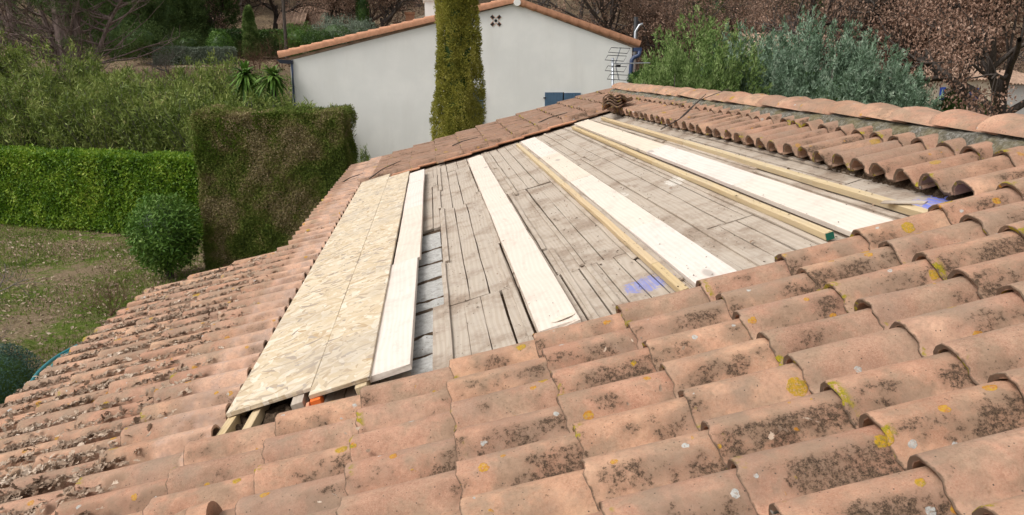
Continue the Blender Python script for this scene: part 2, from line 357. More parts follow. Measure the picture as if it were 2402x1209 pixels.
M['lavender']=leaf_mat('grey_green_foliage',[(0,(.09,.12,.08)),(.5,(.18,.22,.16)),(1,(.30,.34,.26))],.8,.15,.1)
M['greyblue']=leaf_mat('blue_grey_shrub_leaves',[(0,(.02,.05,.035)),(.5,(.05,.10,.075)),(1,(.12,.19,.15))],.7,.2,.1)
M['drygrass']=leaf_mat('grass_blades',[(0,(.06,.10,.014)),(.5,(.13,.19,.028)),(1,(.25,.28,.07))],.6,.2,.2)
M['litter']=leaf_mat('dried_oak_leaf_litter',[(0,(.12,.075,.05)),(.4,(.30,.21,.15)),(.75,(.47,.36,.27)),(1,(.62,.51,.41))],.85,.15,.1,3)
M['bark']=bark('oak_bark',(.11,.09,.078)); M['pinebark']=bark('pine_bark',(.26,.19,.17)); M['greybark']=bark('grey_bark',(.24,.215,.19)); M['redtwig']=bark('red_brown_twigs',(.17,.095,.065))
# ------------------------------------------------------------------ terrain
def sst(x,a,b):
    t=np.clip((x-a)/(b-a),0,1); return t*t*(3-2*t)
def hgt(x,y):
    x=np.asarray(x,float); y=np.asarray(y,float)
    b=x/np.maximum(y,8)
    m=(sst(y,27,38)*4.4+np.clip(y-38,0,22)*.085)*(1-.80*sst(b,.10,.42))
    f=np.clip(y-58,0,None)*.36
    return m+f+.12*np.sin(x*.5)*np.sin(y*.37)*sst(y,26,40)
xs=np.concatenate([np.linspace(-160,-20,40),np.linspace(-19,30,70),np.linspace(32,200,40)]); ys=np.concatenate([np.linspace(-40,8,12),np.linspace(9,70,90),np.linspace(73,230,45)])
X,Y=np.meshgrid(xs,ys); nx=len(xs); ny=len(ys)
V=np.stack([X.ravel(),Y.ravel(),hgt(X,Y).ravel()],-1)
i=np.arange(ny-1)[:,None]*nx; j=np.arange(nx-1)[None]
F=np.stack([i+j,i+j+1,i+nx+j+1,i+nx+j],-1).reshape(-1,4)
tag(ob('ground',mkmesh('ground',V,F,M['ground'],smooth=True)),kind='structure')
# ------------------------------------------------------------------ roof frame
H0=-1.2/math.cos(ALPHA)
RO=Vector((1.2*math.sin(ALPHA),0,CZ-1.2*math.cos(ALPHA))); RR=(0,-ALPHA,0)      # roof frame: local x up the slope (v), local y = u, local z = normal
ca,sa=math.cos(ALPHA),math.sin(ALPHA)
def rp(v,u,n=0): return Vector((RO.x+v*ca-n*sa, u, RO.z+v*sa+n*ca))
house=empty('tiled_house',(0,6,0),'single storey house whose terracotta tiled roof is half stripped to its grey boards','house')
def hpart(mb,name,mat,roof=True,**k):
    o=mb.build(name,mat,house,**k)
    if roof: o.matrix_parent_inverse=Matrix.Identity(4); o.location=RO-house.location; o.rotation_euler=RR
    else: o.location=-house.location
    return o
# walls
mb=MB(); zt=CZ+H0
mb.prism([(-2.3,0),(5.5,0),(5.5,zt-.4),(2.83,zt+2.83*math.tan(ALPHA)-.16),(-2.3,zt-2.3*math.tan(ALPHA)-.16)],-3,6.35)
mb.prism([(-1.0,0),(5.5,0),(5.5,zt-.4),(2.83,zt+2.83*math.tan(ALPHA)-.16),(-1.0,zt-1.0*math.tan(ALPHA)-.16)],6.36,11.9)
hpart(mb,'wall',M['cream'],roof=False)
# structural slab under the boards
mb=MB(); mb.box((-2.86,-3.2,-.12),(2.6,6.6,-.026)); mb.box((-1.6,6.601,-.12),(2.6,12.4,-.026))
hpart(mb,'roof_base',M['dirt'])
# other slope
mb=MB(); nu=156; us=np.linspace(-3.2,12.4,nu*5); zz=.035+.04*np.cos(us/.205*2*PI)
V=[];F=[]
for k,s in enumerate((0,1.4,2.8)):
    x=RO.x+2.62*ca+s*ca; z=RO.z+2.62*sa-s*sa
    V+= [(x,u,z+q) for u,q in zip(us,zz)]
n=len(us); F=[[k*n+i,(k+1)*n+i,(k+1)*n+i+1,k*n+i+1] for k in range(2) for i in range(n-1)]
mb.add(np.array(V),F); hpart(mb,'rear_slope',M['oldroof'],roof=False,smooth=True)
def uv_at(px,py,off=0.):
    r=FW+RT*(px-1201)/FPX-UP*(py-604.5)/FPX; nrm=np.array([-sa,0,ca]); P=r*(-(1.2-off)/(r@nrm)); return float(P@np.array([ca,0,sa])),float(P[1])
# deck boards: bays (v0,v1,seams)
def board(name,v0,v1,u0,u1,n0,n1,mat,parent,label=None,cut=0,jit=.0015):
    """a plank lying along u; own origin at its centre, slightly rounded corners"""
    cv,cu=(v0+v1)/2,(u0+u1)/2; hv,hu=(v1-v0)/2,(u1-u0)/2; e=min(.002,hv*.2)
    ns=max(2,int((u1-u0)/.35)); us=np.linspace(-hu,hu,ns+1); w=rng.normal(0,jit,(ns+1,2)); w[:,0]+=np.cumsum(rng.normal(0,jit*.6,ns+1)); 
    prof=[(-hv,n0),(hv,n0),(hv,n1-e),(hv-e,n1),(-hv+e,n1),(-hv,n1-e)]
    V=[];F=[]
    for k,u in enumerate(us):
        for a,c in prof: V.append((a+w[k,0]+cut*a*(1 if k in(0,) else 0),u+ (rng.normal(0,.002) if k in (0,ns) else 0),c+w[k,1]*.7))
    m=6
    for k in range(ns):
        for q in range(m): F.append([k*m+q,(k+1)*m+q,(k+1)*m+(q+1)%m,k*m+(q+1)%m])
    F=np.array(F); T=[[0,1,2],[0,2,3],[0,3,4],[0,4,5]]; e0=ns*m; T+=[[e0+a,e0+c,e0+b] for a,b,c in T[:4]]
    o=ob(name,mkmesh(name,V,[F,np.array(T)],mat),parent)
    P=rp(cv,cu,0)
    if parent is not None: P=P-house.location
    o.location=P; o.rotation_euler=RR
    if label: o['label']=label
    return o
GW=M['grey_wood']
def bay(v0,v1,ub,widths=None,nmax=0):
    vs=[v0]
    while vs[-1]<v1-.05: vs.append(vs[-1]+random.choice([.095,.11,.125,.10,.135]))
    vs[-1]=v1
    for a,b in zip(vs[:-1],vs[1:]):
        gp=random.uniform(.002,.005); board('deck_board',a+gp,b-gp*.6,ub[0]+.004,ub[1]-.004,-.024,random.uniform(-.003,.003),GW,house)
bays=[(-1.30,-.62,(2.3,3.86)),(-.62,-.47,(2.3,3.2)),
 (-.302,.09,(2.3,3.90)),(-.302,.09,(3.90,6.66)),(-.302,.09,(6.66,9.0)),(-.302,.09,(9.0,10.3)),
 (.09,.70,(2.3,3.85)),(.09,.47,(3.85,6.55)),(.47,.78,(3.85,6.45)),(.09,.78,(6.5,10.3)),
 (.70,1.10,(2.3,3.84)),(.78,1.24,(3.84,6.85)),(.78,1.37,(6.85,10.3)),
 (1.10,1.45,(2.3,3.82)),(1.24,1.80,(3.82,6.845)),(1.37,1.80,(6.86,10.3)),
 (1.45,2.35,(2.3,3.84)),(1.80,2.35,(3.84,6.4)),(1.80,2.35,(6.4,10.3)),
 (-.46,-.30,(6.06,8.3)),(-.46,-.30,(8.3,10.3)),(-1.3,-.46,(6.06,10.3)) ]
for b in bays: bay(*b)
board('deck_board',-.375,-.305,2.3,3.95,-.03,.006,GW,house)
# thin old battens on the boards
for v,u0,u1 in ((-.295,2.3,4.80),(-.268,4.82,6.75),(-.292,6.78,7.75),(-.27,7.78,9.6),(.068,2.3,4.85),(.082,4.87,7.0),(.07,7.02,9.6),(.325,4.4,6.5),(.355,2.3,4.38),(.475,2.3,3.84),(.45,3.86,6.3),(.37,6.33,8.1),(.34,8.13,9.7),(.70,3.7,9.6),(.78,3.2,9.5),(1.105,2.3,4.8),(1.10,4.82,7.1),(1.13,7.12,9.7),(1.40,2.9,6.2),(1.39,6.22,9.6),(1.76,2.3,4.66),(1.79,4.7,6.6),(1.76,6.62,9.5),(2.02,4.2,9.0)):
    board('thin_batten',v-.014,v+.014,u0,u1,.0035,.0035+random.uniform(.008,.014),GW,house)
# masonry seen through the gap
us=[2.62,3.08,3.34,3.60,4.02,4.18,4.62,5.02,5.42,5.99]
for a,b in zip(us[:-1],us[1:]):
    m2=MB(); v0,v1=-.60,(-.375 if b<3.9 else -.31); na,nb=9,7
    aa=np.linspace(a+.02,b-.02,na); vv=np.linspace(v0,v1,nb); t=random.uniform(-.02,.0)
    A,B=np.meshgrid(aa,vv,indexing='ij'); Z=t+rng.normal(0,.0035,A.shape)
    ed=np.minimum(np.minimum(A-aa[0],aa[-1]-A),.03)/.03; Z-= (1-ed)*(.022+rng.random(A.shape)*.02)
    V=np.stack([B,A+rng.normal(0,.004,A.shape),Z],-1).reshape(-1,3); Vb=V.copy(); Vb[:,2]=-.1
    F=[[i*nb+j,(i)*nb+j+1,(i+1)*nb+j+1,(i+1)*nb+j] for i in range(na-1) for j in range(nb-1)]
    k=na*nb
    F2=[[0*nb+j,k+j,k+j+1,j+1] for j in range(nb-1)]+[[(na-1)*nb+j,(na-1)*nb+j+1,k+(na-1)*nb+j+1,k+(na-1)*nb+j] for j in range(nb-1)]
    F3=[[i*nb,(i+1)*nb,k+(i+1)*nb,k+i*nb] for i in range(na-1)]+[[i*nb+nb-1,k+i*nb+nb-1,k+(i+1)*nb+nb-1,(i+1)*nb+nb-1] for i in range(na-1)]
    m2.add(np.concatenate([V,Vb]),F+F2+F3); hpart(m2,'concrete_block',M['concrete'],smooth=True,sharp=50)
# soil bed lumps under tile edges and at the near end of the strand board
def lump(v0,v1,u0,u1,hh,name='soil_bed',mat='dirt',res=.02,base=-.02,rough=.012):
    nv=max(3,int((v1-v0)/res)); nu=max(3,int((u1-u0)/res)); vv=np.linspace(v0,v1,nv); uu=np.linspace(u0,u1,nu)
    A,B=np.meshgrid(vv,uu,indexing='ij'); Z=hh+rng.normal(0,rough,A.shape)
    ed=np.clip(np.minimum(np.minimum(A-v0,v1-A),np.minimum(B-u0,u1-B))/.04,0,1); Z=base+(Z-base)*ed
    V=np.stack([A,B,Z],-1).reshape(-1,3); F=[[i*nu+j,(i+1)*nu+j,(i+1)*nu+j+1,i*nu+j+1] for i in range(nv-1) for j in range(nu-1)]
    m=MB(); m.add(V,F); return hpart(m,name,M[mat],smooth=True)
lump(2.0,2.42,3.0,10.0,.018); lump(-1.3,2.4,9.98,10.2,.015,res=.03); lump(-1.28,-.9,2.75,3.9,.012); lump(-1.3,-1.2,3.1,9.9,.02,res=.03)
# ridge mortar
nu=420; uu=np.linspace(-3,11.3,nu); pr=[(2.395,.02),(2.385,.05),(2.395,.085),(2.41,.112),(2.44,.130),(2.58,.135),(2.72,.10)]
V=[];F=[]
for k,u in enumerate(uu):
    s=.008*math.sin(u*5.3)+.008*math.sin(u*13)
    for a,c in pr: V.append((a+s+rng.normal(0,.004),u,c+rng.normal(0,.004)+.5*s))
m=len(pr)
F=[[k*m+q,k*m+q+1,(k+1)*m+q+1,(k+1)*m+q] for k in range(nu-1) for q in range(m-1)]
hpart(MB().add(V,F),'ridge_mortar',M['mortar'],smooth=True)
# ------------------------------------------------------------------ tiles
PITCHU=.2030
def tile_arrays(L=.45,seed=0,nose=True):
    r=np.random.default_rng(seed)
    th=.0155
    top=[(-.075,.004),(-.0735,.017),(-.067,.037),(-.054,.056),(-.035,.0695),(-.013,.0755),(.011,.0755),(.032,.070),(.050,.0565),(.064,.040),(.075,.026),(.087,.0155),(.101,.010),(.117,.0085),(.130,.010),(.141,.0155)]
    top=np.array(top); t=np.gradient(top,axis=0); nn=np.stack([-t[:,1],t[:,0]],-1); nn/=np.linalg.norm(nn,axis=1,keepdims=True)
    al=[0,.004,.02,.06,.12,.18,.24,.30,.345,.39,.42,L] if L>.42 else [0,.004,.02,.06,.12,.18,.24,.30,.34,L]
    n=len(top); V=[];UV=[]
    wob=r.normal(0,.0018,(n,)); bow=r.normal(0,.002); chip=r.normal(0,.003,n)+(r.random(n)>.93)*.012
    for k,a in enumerate(al):
        tp=1.05-.135*a/.45
        f=th*(.55 if k==0 else 1)
        if k==len(al)-1: f=th*.8
        tt=top.copy(); roll=np.clip((.10-top[:,0])/.04,0,1)
        tt[:,1]=top[:,1]*(roll*tp+(1-roll)); tt[:,0]=top[:,0]*(roll*tp+(1-roll))
        tt[:,1]+=wob*(.4+.6*math.cos(a*9+seed))+bow*math.sin(a/.45*PI)
        if k==0: tt-=nn*.0025
        z=.019-.054*a
        for q in range(n): V.append((a+(chip[q]-.0*k if k<2 else 0),-tt[q,0],tt[q,1]+z)); UV.append((a,-top[q,0]))
        bb=tt-nn*f
        for q in range(n): V.append((a+(chip[q] if k<2 else 0)+(.002 if k==0 else 0),-bb[q,0],bb[q,1]+z)); UV.append((a,-top[q,0]))
    K=len(al); F=[];m=2*n
    for k in range(K-1):
        for q in range(n-1):
            F.append([k*m+q,(k+1)*m+q,(k+1)*m+q+1,k*m+q+1])
            F.append([k*m+n+q,k*m+n+q+1,(k+1)*m+n+q+1,(k+1)*m+n+q])
        F.append([k*m,k*m+n,(k+1)*m+n,(k+1)*m]); F.append([k*m+n-1,(k+1)*m+n-1,(k+1)*m+2*n-1,k*m+2*n-1])
    for q in range(n-1):
        F.append([q,q+1,n+q+1,n+q]); e=(K-1)*m; F.append([e+q,e+n+q,e+n+q+1,e+q+1])
    return np.array(V),np.array(F)[:, ::-1],np.array(UV)
TA=[tile_arrays(.45,s) for s in range(6)]; TS=[tile_arrays(.455,s+20) for s in range(4)]; TB=[tile_arrays(.385,s+30) for s in range(4)]
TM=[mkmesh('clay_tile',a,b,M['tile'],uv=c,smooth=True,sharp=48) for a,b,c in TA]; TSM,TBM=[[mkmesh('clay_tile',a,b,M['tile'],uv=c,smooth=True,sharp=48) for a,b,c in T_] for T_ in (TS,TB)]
J=[-2.92,-2.53,-2.13,-1.745,-1.34,-.97,-.63,-.28,.07,.41,.75,1.08,1.41,1.74,2.03,2.335]
ORD=['first','second','third','fourth','fifth','sixth','seventh','eighth','ninth','tenth','eleventh','twelfth','thirteenth','fourteenth','fifteenth','sixteenth','seventeenth','eighteenth','nineteenth','twentieth']
def ordn(k):
    if k<20: return ORD[k]
    t={2:'twenty',3:'thirty',4:'forty'}[(k+1)//10]; r=(k+1)%10
    if r==0: return {20:'twentieth',30:'thirtieth',40:'fortieth'}[k+1]
    return t+'-'+ORD[r-1]
U0=2.80
tiles=[]
for k in range(-14,48):      # k<=0 near field, k>0 beyond the near edge of the deck
    u=U0+k*PITCHU
    for c,v in enumerate(J):
        short=False; zone='near'
        if k>0:
            if u<6.7:
                if v<-1.3: zone='left'
                elif v>1.9: zone='strip'
                elif u>9.8: zone='verge'
                else: continue
                if abs(v+1.745)<.01: short=1
                elif v>-1.5 and zone=='left': continue
            else:
                if v<-1.8: continue
                if v<-1.7: zone='left' if u<10.0 else 'verge'; short=2 if zone=='left' else 0; v=-1.67
                elif u>(10.0 if v<-.6 else 9.82): zone='verge'
                elif v>1.9: zone='strip'
                else: continue
        elif c==len(J)-1 or True: zone='near'
        if u>12.2 and v>1.3 or u>12.0 and v>2.2: continue
        if zone=='strip': v+= -.05 if c==14 else -.01
        jv,ju,jn,jr=rng.normal(0,.006),rng.normal(0,.003),rng.normal(0,.0015),rng.normal(0,.011)
        P=rp(v+jv,u+ju,.030+jn); x,y,z=proj((P.x,P.y,P.z)); P2=rp(v+.34,u,.1); x2,y2,z2=proj((P2.x,P2.y,P2.z))
        P3=rp(v,u-.1,.05); x3,y3,z3=proj((P3.x,P3.y,P3.z))
        if z<.3 or min(x,x2)>2600 or max(x,x2)<-160 or min(y,y2,y3)>1480: continue
        vis=(max(x,x2)>10 and min(x,x2)<2392 and min(y2,y)<1190)
        area=(1/z)**2*(1 if vis else 0); 
        if zone=='strip' and c==15: area*=.4
        if zone=='verge': area*=.5
        tiles.append(dict(k=k,c=c,v=v+jv,u=u+ju,n=.030+jn,r=jr,short=short,zone=zone,area=area,x=min(x,x2),s=random.randrange(6)))
tiles.sort(key=lambda t:-t['area'])
ind=[t for t in tiles[:300] if t['area']>0]; rest=[t for t in tiles if t not in ind]
print('tiles',len(tiles),'individual',len(ind))
rows={}
for t in ind: rows.setdefault((t['zone'],t['k']),[]).append(t)
for k_ in rows: rows[k_].sort(key=lambda t:t['x'])
for t in ind:
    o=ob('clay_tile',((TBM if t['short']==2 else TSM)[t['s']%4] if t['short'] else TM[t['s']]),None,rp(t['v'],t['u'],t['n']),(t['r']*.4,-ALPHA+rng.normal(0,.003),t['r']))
    i=rows[(t['zone'],t['k'])].index(t)
    if t['zone']=='near': lab='terracotta tile, %s row below the bare deck, %s from the picture\'s left'%(ordn(-t['k']),ordn(i))
    elif t['zone']=='left': lab='terracotta tile left of strand board, %s row beyond deck edge, %s from eave'%(ordn(t['k']-1),ordn(i))
    elif t['zone']=='strip': lab='brown tile between deck and ridge, %s from the near end, %s course'%(ordn(t['k']-1),'upper' if t['c']==15 else 'lower')
    else: lab='dark streaked tile on the far verge, %s row beyond the deck, %s up the slope'%(ordn(t['k']-35),ordn(i))
    tag(o,lab,'roof tile','terracotta tiles laid on the roof','thing')
V=[];F=[];UVs=[];nn_=0
for t in rest:
    a,b,c=((TB if t['short']==2 else TS)[t['s']%4] if t['short'] else TA[t['s']])
    W=np.array([t['v'],t['u'],t['n']])+a
    V.append(W); F.append(b+nn_); UVs.append(c); nn_+=len(a)
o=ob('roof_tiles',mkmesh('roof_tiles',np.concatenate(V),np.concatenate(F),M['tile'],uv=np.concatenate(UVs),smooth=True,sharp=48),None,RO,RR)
tag(o,'remaining small distant rows of terracotta tiles on the stripped roof','roof tiles',kind='stuff')
# ridge tiles: tapered half barrels along the ridge
def ridge_mesh(seed):
    r=np.random.default_rng(seed); n=15; al=[0,.006,.03,.12,.22,.34,.46]; V=[];UV=[]
    wob=r.normal(0,.0025,n)
    for k,a in enumerate(al):
        R0=.160-.052*a/.46; t=.014*(.6 if k==0 else 1); z=.014-.046*a
        for rad in (R0-(.003 if k==0 else 0),R0-t):
            for q in range(n):
                an=PI*(.02+.96*q/(n-1)); V.append((math.cos(an)*(rad+wob[q]),a,math.sin(an)*(rad+wob[q])*(.50-.2*a)+z)); UV.append((a,math.cos(an)*rad))
    F=[];m=2*n
    for k in range(len(al)-1):
        for q in range(n-1):
            F.append([k*m+q,k*m+q+1,(k+1)*m+q+1,(k+1)*m+q]); F.append([k*m+n+q,(k+1)*m+n+q,(k+1)*m+n+q+1,k*m+n+q+1])
        F.append([k*m,(k+1)*m,(k+1)*m+n,k*m+n]); F.append([k*m+n-1,k*m+2*n-1,(k+1)*m+2*n-1,(k+1)*m+n-1])
    for q in range(n-1): F.append([q,n+q,n+q+1,q+1])
    return mkmesh('ridge_tile',V,np.array(F)[:, ::-1],M['ridge'],uv=np.array(UV),smooth=True,sharp=50)
RM=[ridge_mesh(s) for s in range(4)]
RS=.37; k=0
for i_,u in enumerate(np.arange(11.3,-1.0,-RS)):
    o=ob('ridge_tile',RM[i_%4],None,rp(2.59,u+rng.normal(0,.006),.104+rng.normal(0,.003)),(0,rng.normal(0,.03),PI+rng.normal(0,.02)))
    tag(o,'pink clay barrel tile capping the ridge, %s from its far end'%ordn(i_),'ridge tile','barrel tiles capping the ridge')
# ------------------------------------------------------------------ new timber laid on the deck
def plank(name,mat,v0,v1,u0,u1,n0,n1,label,cat,group=None,rz=0,jit=.001):
    o=board(name,v0,v1,u0,u1,n0,n1,mat,None,jit=jit); o.rotation_euler=(Matrix.Rotation(-ALPHA,3,'Y')@Matrix.Rotation(rz,3,'Z')).to_euler()
    return tag(o,label,cat,group)
WW=M['white_wood']; YW=M['yellow_wood']
pg='new pale planks laid over the old deck'
for row,(v0,v1,cuts,n0,nm) in enumerate([(-.635,-.452,[3.06,4.95,6.95,8.55,9.45],.042,'beside the strand board'),(.10,.285,[3.06,3.35,5.93,9.45],.004,'in the second row from the strand board'),(.80,.985,[3.02,4.17,6.06,7.75,9.52],.004,'in the third row from the strand board'),(1.50,1.68,[2.95,4.36,6.25,9.5],.020,'in the top row near the ridge')]):
    for i,(a,b) in enumerate(zip(cuts[:-1],cuts[1:])):
        dv=random.uniform(-.004,.004)
        if row==0 and i>=1: dv+=.012
        if row==1 and i==0: continue
        a2=3.06 if (row==1 and i==1) else a
        nmx=len(cuts)-1-(1 if row==1 else 0); pos_=('nearest','second','third','farthest')[min(i-(1 if row==1 else 0),3)] if i<len(cuts)-2 else 'farthest'
        plank('new_plank',WW,v0+dv,v1+dv,a2+.0015,b-.0015,n0,n0+.026+random.uniform(-.001,.001),'%s pale new pine plank %s'%(pos_,nm),'plank',pg,rz=random.uniform(-.0012,.0012))
# strand boards
og='new strand boards laid beside the tiles'
for i,(v0,v1) in enumerate([(-1.275,-.895),(-.8935,-.63)]):
    for j_,(a,b) in enumerate([(3.12 if i==0 else 3.03,5.55),(5.553,8.0),(8.003,9.93 if i==0 else 9.6)]):
        if i==1: b=min(b,9.6)
        o=plank('strand_board',M['osb'],v0,v1,a,b,.066,.084,'%s pale flaky strand board in the %s strip'%(('nearest','middle','farthest')[j_],('wide left','narrow right')[i]),'board',og,rz=0,jit=.0006)
# supports below the strand boards' near end
def block(v0,v1,u0,u1,n0,n1,mat,name,label,cat,rz=0,bev=.002):
    cv,cu=(v0+v1)/2,(u0+u1)/2; mb=MB().box((v0-cv,u0-cu,0),(v1-cv,u1-cu,n1-n0),jit=.0008)
    o=mb.build(name,mat,None,rp(cv,cu,n0),None,bev=bev); o.rotation_euler=(Matrix.Rotation(-ALPHA,3,'Y')@Matrix.Rotation(rz,3,'Z')).to_euler()
    return tag(o,label,cat)
block(-1.262,-1.222,2.83,3.9,.016,.060,YW,'wooden_batten','yellow batten under the left corner of the strand board','batten',-.06)
block(-1.165,-1.125,2.86,3.9,.010,.052,YW,'wooden_batten','yellow batten poking out below the middle of the wide strand board','batten',-.03)
block(-.985,-.935,3.04,3.3,.012,.062,M['grey_wood'],'wood_block','squared pale wood offcut propping up the strand board','wood block',.05)
block(-.895,-.85,3.01,3.09,.018,.062,M['orange'],'orange_block','small bright orange block under the joint of the strand boards','block',.1)
block(-.70,-.65,3.0,3.2,.02,.062,YW,'wood_block','small wood offcut under the narrow strand board and plank','wood block',.05)
block(-.915,-.899,2.99,3.05,.006,.05,M['newtile'],'tile_shard','thin broken clay shard beside the orange block','shard',.1)
# yellow battens on the deck
yg='new yellow battens lying across the deck'
for v,parts,nm in ((.735,[(2.98,3.42),(3.425,6.0),(6.005,9.3)],'between second and third plank rows'),(1.435,[(3.10,5.8),(5.805,9.3)],'below the top plank row'),(1.815,[(2.98,3.95),(3.955,6.2),(6.205,9.3)],'nearest the ridge')):
    for i,(a,b) in enumerate(parts):
        pos_=('nearest','middle','farthest')[i] if len(parts)==3 else ('nearer','farther')[i]
        o=plank('yellow_batten',YW,v-.019,v+.019,a,b,.012,.045,'%s piece of the yellow batten line %s'%(pos_,nm),'batten',yg,rz=random.uniform(-.001,.001))
        if abs(v-1.435)<.01 and i==0:
            L=b-a; e=MB().box((-.0185,-L/2-.004,.0125),(.0185,-L/2-.0025,.0445)).build('painted_end',M['green_end'],o); e['label']='dark green painted batten end'
block(1.80,1.83,3.05,3.25,.05,.058,M['grey_wood'],'wood_chip','brown wood shard lying over the end of the top yellow batten','wood scrap',.5)
# shaving on the second plank row
an=np.linspace(0,2*PI,14)[:-1]; V=[(0,0,.003)]+[(.055*math.cos(a)*(1+.15*math.sin(3*a)),.022*math.sin(a),.001+.006*math.sin(a)**2) for a in an]+[(0,0,-.0)]
F=[[0,i+1,(i+1)%13+1] for i in range(13)]+[[14,(i+1)%13+1,i+1] for i in range(13)]
o=MB().add(V,F3=F).build('wood_shaving',M['white_wood'],None,rp(.225,3.12,.0325),(0,-ALPHA,.2)); tag(o,'curled oval wood shaving on the near end of the second plank row','shaving')
# stacked tiles left near the top of the far verge
SV,SU=uv_at(1428,258,.15)
for i in range(4):
    o=ob('loose_tile',TM[i],None,rp(SV+.012*i,SU+.01*i,.135+.030*i),None); o.rotation_euler=(Matrix.Rotation(-ALPHA,3,'Y')@Matrix.Rotation(R(66+4*i),3,'Z')).to_euler()
    tag(o,'loose clay tile, %s from the bottom of the small stack near the ridge'%ORD[i],'roof tile','spare tiles left near the ridge')
for i in range(2):
    o=ob('loose_tile',TM[4+i],None,rp(uv_at(1458,238,.2)[0],uv_at(1458,238,.2)[1]+.05+.03*i,.15+.03*i),None); o.rotation_euler=(Matrix.Rotation(-ALPHA,3,'Y')@Matrix.Rotation(R(96-8*i),3,'Z')).to_euler()
    tag(o,'loose clay tile lying just above the small stack, %s one'%('nearer','farther')[i],'roof tile','spare tiles left near the ridge')
# ventilation hood tile at the bottom left
v_,u_=uv_at(432,1215,.15)
V=[];F=[];nt_,nr_=18,8
for a_ in range(nr_+1):
    ph=PI/2*a_/nr_
    for t in range(nt_):
        th=PI*t/(nt_-1); V.append((-.13*math.cos(ph)*math.sin(th)+.02,.075*math.cos(ph)*math.cos(th),.085*math.sin(ph)))
for a_ in range(nr_):
    for t in range(nt_-1): F.append([a_*nt_+t,(a_+1)*nt_+t,(a_+1)*nt_+t+1,a_*nt_+t+1])
k=len(V)
for s in (0,1):
    for t in range(11):
        th=PI*t/10; V.append((.02+.07*s,.076*math.cos(th),.086*math.sin(th)))
F+=[[k+t,k+11+t,k+12+t,k+t+1] for t in range(10)]
V.append((.085,0,0)); c_=len(V)-1; T3=[[c_,k+12+t,k+11+t] for t in range(10)]
o=ob('vent_tile',mkmesh('vent_tile',V,[np.array(F),np.array(T3)],M['ridge'],uv=np.tile([.12,0.],(len(V),1)),smooth=True,sharp=50),None,rp(v_,u_,.09),(0,-ALPHA,0)); o.scale=(.85,.85,.85)
sm=o.modifiers.new('thick','SOLIDIFY'); sm.thickness=.01
tag(o,'rounded terracotta ventilation hood at the bottom edge of the roof','vent tile')
# small scraps
def scrap(px,py,off,s,mat,name,label,seed):
    v,u=uv_at(px,py,off); r=np.random.default_rng(seed)
    bm=[];n=10; P=nz(r.normal(0,1,(n,3)))*[s,s*.7,s*.4]
    import bmesh
    b=bmesh.new(); [b.verts.new(p) for p in P]; bmesh.ops.convex_hull(b,input=b.verts); me=bpy.data.meshes.new(name); b.to_mesh(me); b.free(); me.materials.append(M[mat])
    tag(ob(name,me,None,rp(v,u,off+.01),(0,-ALPHA,r.random()*3)),label,'scrap')
scrap(218,1190,.03,.022,'whitep','foil_scrap','crumpled white scrap between tiles at the bottom left',1)
scrap(985,1020,.06,.030,'grey_wood','wood_chip','pale splintered wood chip on a tile in the near middle',2)
scrap(720,945,.015,.018,'concrete','wood_chip','grey rubble crumb below the strand board',3)
# ------------------------------------------------------------------ leaf litter and crumbs on the roof
def leafgeo(P,D,N,L,W,fold=.18,tipw=1.0):
    """rhombic folded leaves -> V,F (two tris each sharing the mid rib as one 4-vertex island)"""
    P=np.asarray(P,float);n=len(P);D=nz(D);S=nz(np.cross(D,N));N=np.cross(S,D)
    L=np.broadcast_to(L,(n,))[:,None];W=np.broadcast_to(W,(n,))[:,None]
    V=np.stack([P,P+D*L*.45+S*W/2+N*W*fold,P+D*L,P+D*L*.45-S*W/2+N*W*fold],1).reshape(-1,3)
    b=np.arange(n)[:,None]*4; F=np.concatenate([b+[[0,1,2]],b+[[0,2,3]]]); return V,F
def oakleafgeo(P,D,N,L):
    """lobed curled leaf, 10 outline points"""
    out=np.array([(0,0),(.18,.10),(.30,.26),(.42,.15),(.55,.33),(.68,.17),(.82,.24),(1,.0),(.82,-.24),(.68,-.17),(.55,-.33),(.42,-.15),(.30,-.26),(.18,-.10)])
    n=len(P);D=nz(D);S=nz(np.cross(D,N));N=np.cross(S,D);L=np.broadcast_to(L,(n,))
    V=np.zeros((n,len(out)+1,3)); cu=rng.normal(0,.6,(n,1)); cu2=rng.normal(.5,.5,(n,1)); sh=rng.uniform(.6,1.25,(n,1))
    a=out[:,0][None]-.5; b=out[:,1][None]*sh
    h=cu*a*a*.7+cu2*b*b*1.6+rng.normal(0,.035,(n,len(out)))
    V[:,:-1]=P[:,None]+L[:,None,None]*(D[:,None]*(a)[...,None]+S[:,None]*b[...,None]+N[:,None]*h[...,None])
    V[:,-1]=P+N*L[:,None]*.02
    m=len(out)+1; base=np.arange(n)[:,None]*m
    F=np.concatenate([base+[[m-1,i,(i+1)%(m-1)]] for i in range(m-1)]); return V.reshape(-1,3),F
def roofpts(n,u0,u1,v0,v1,trough=True,wid=.018):
    k=rng.integers(math.ceil((u0-U0)/PITCHU),math.floor((u1-U0)/PITCHU)+1,n)
    u=U0+k*PITCHU-(.092 if trough else 0)+rng.normal(0,wid,n); v=v0+(v1-v0)*rng.random(n)
    return v,u
Ps=[];Ls=[]
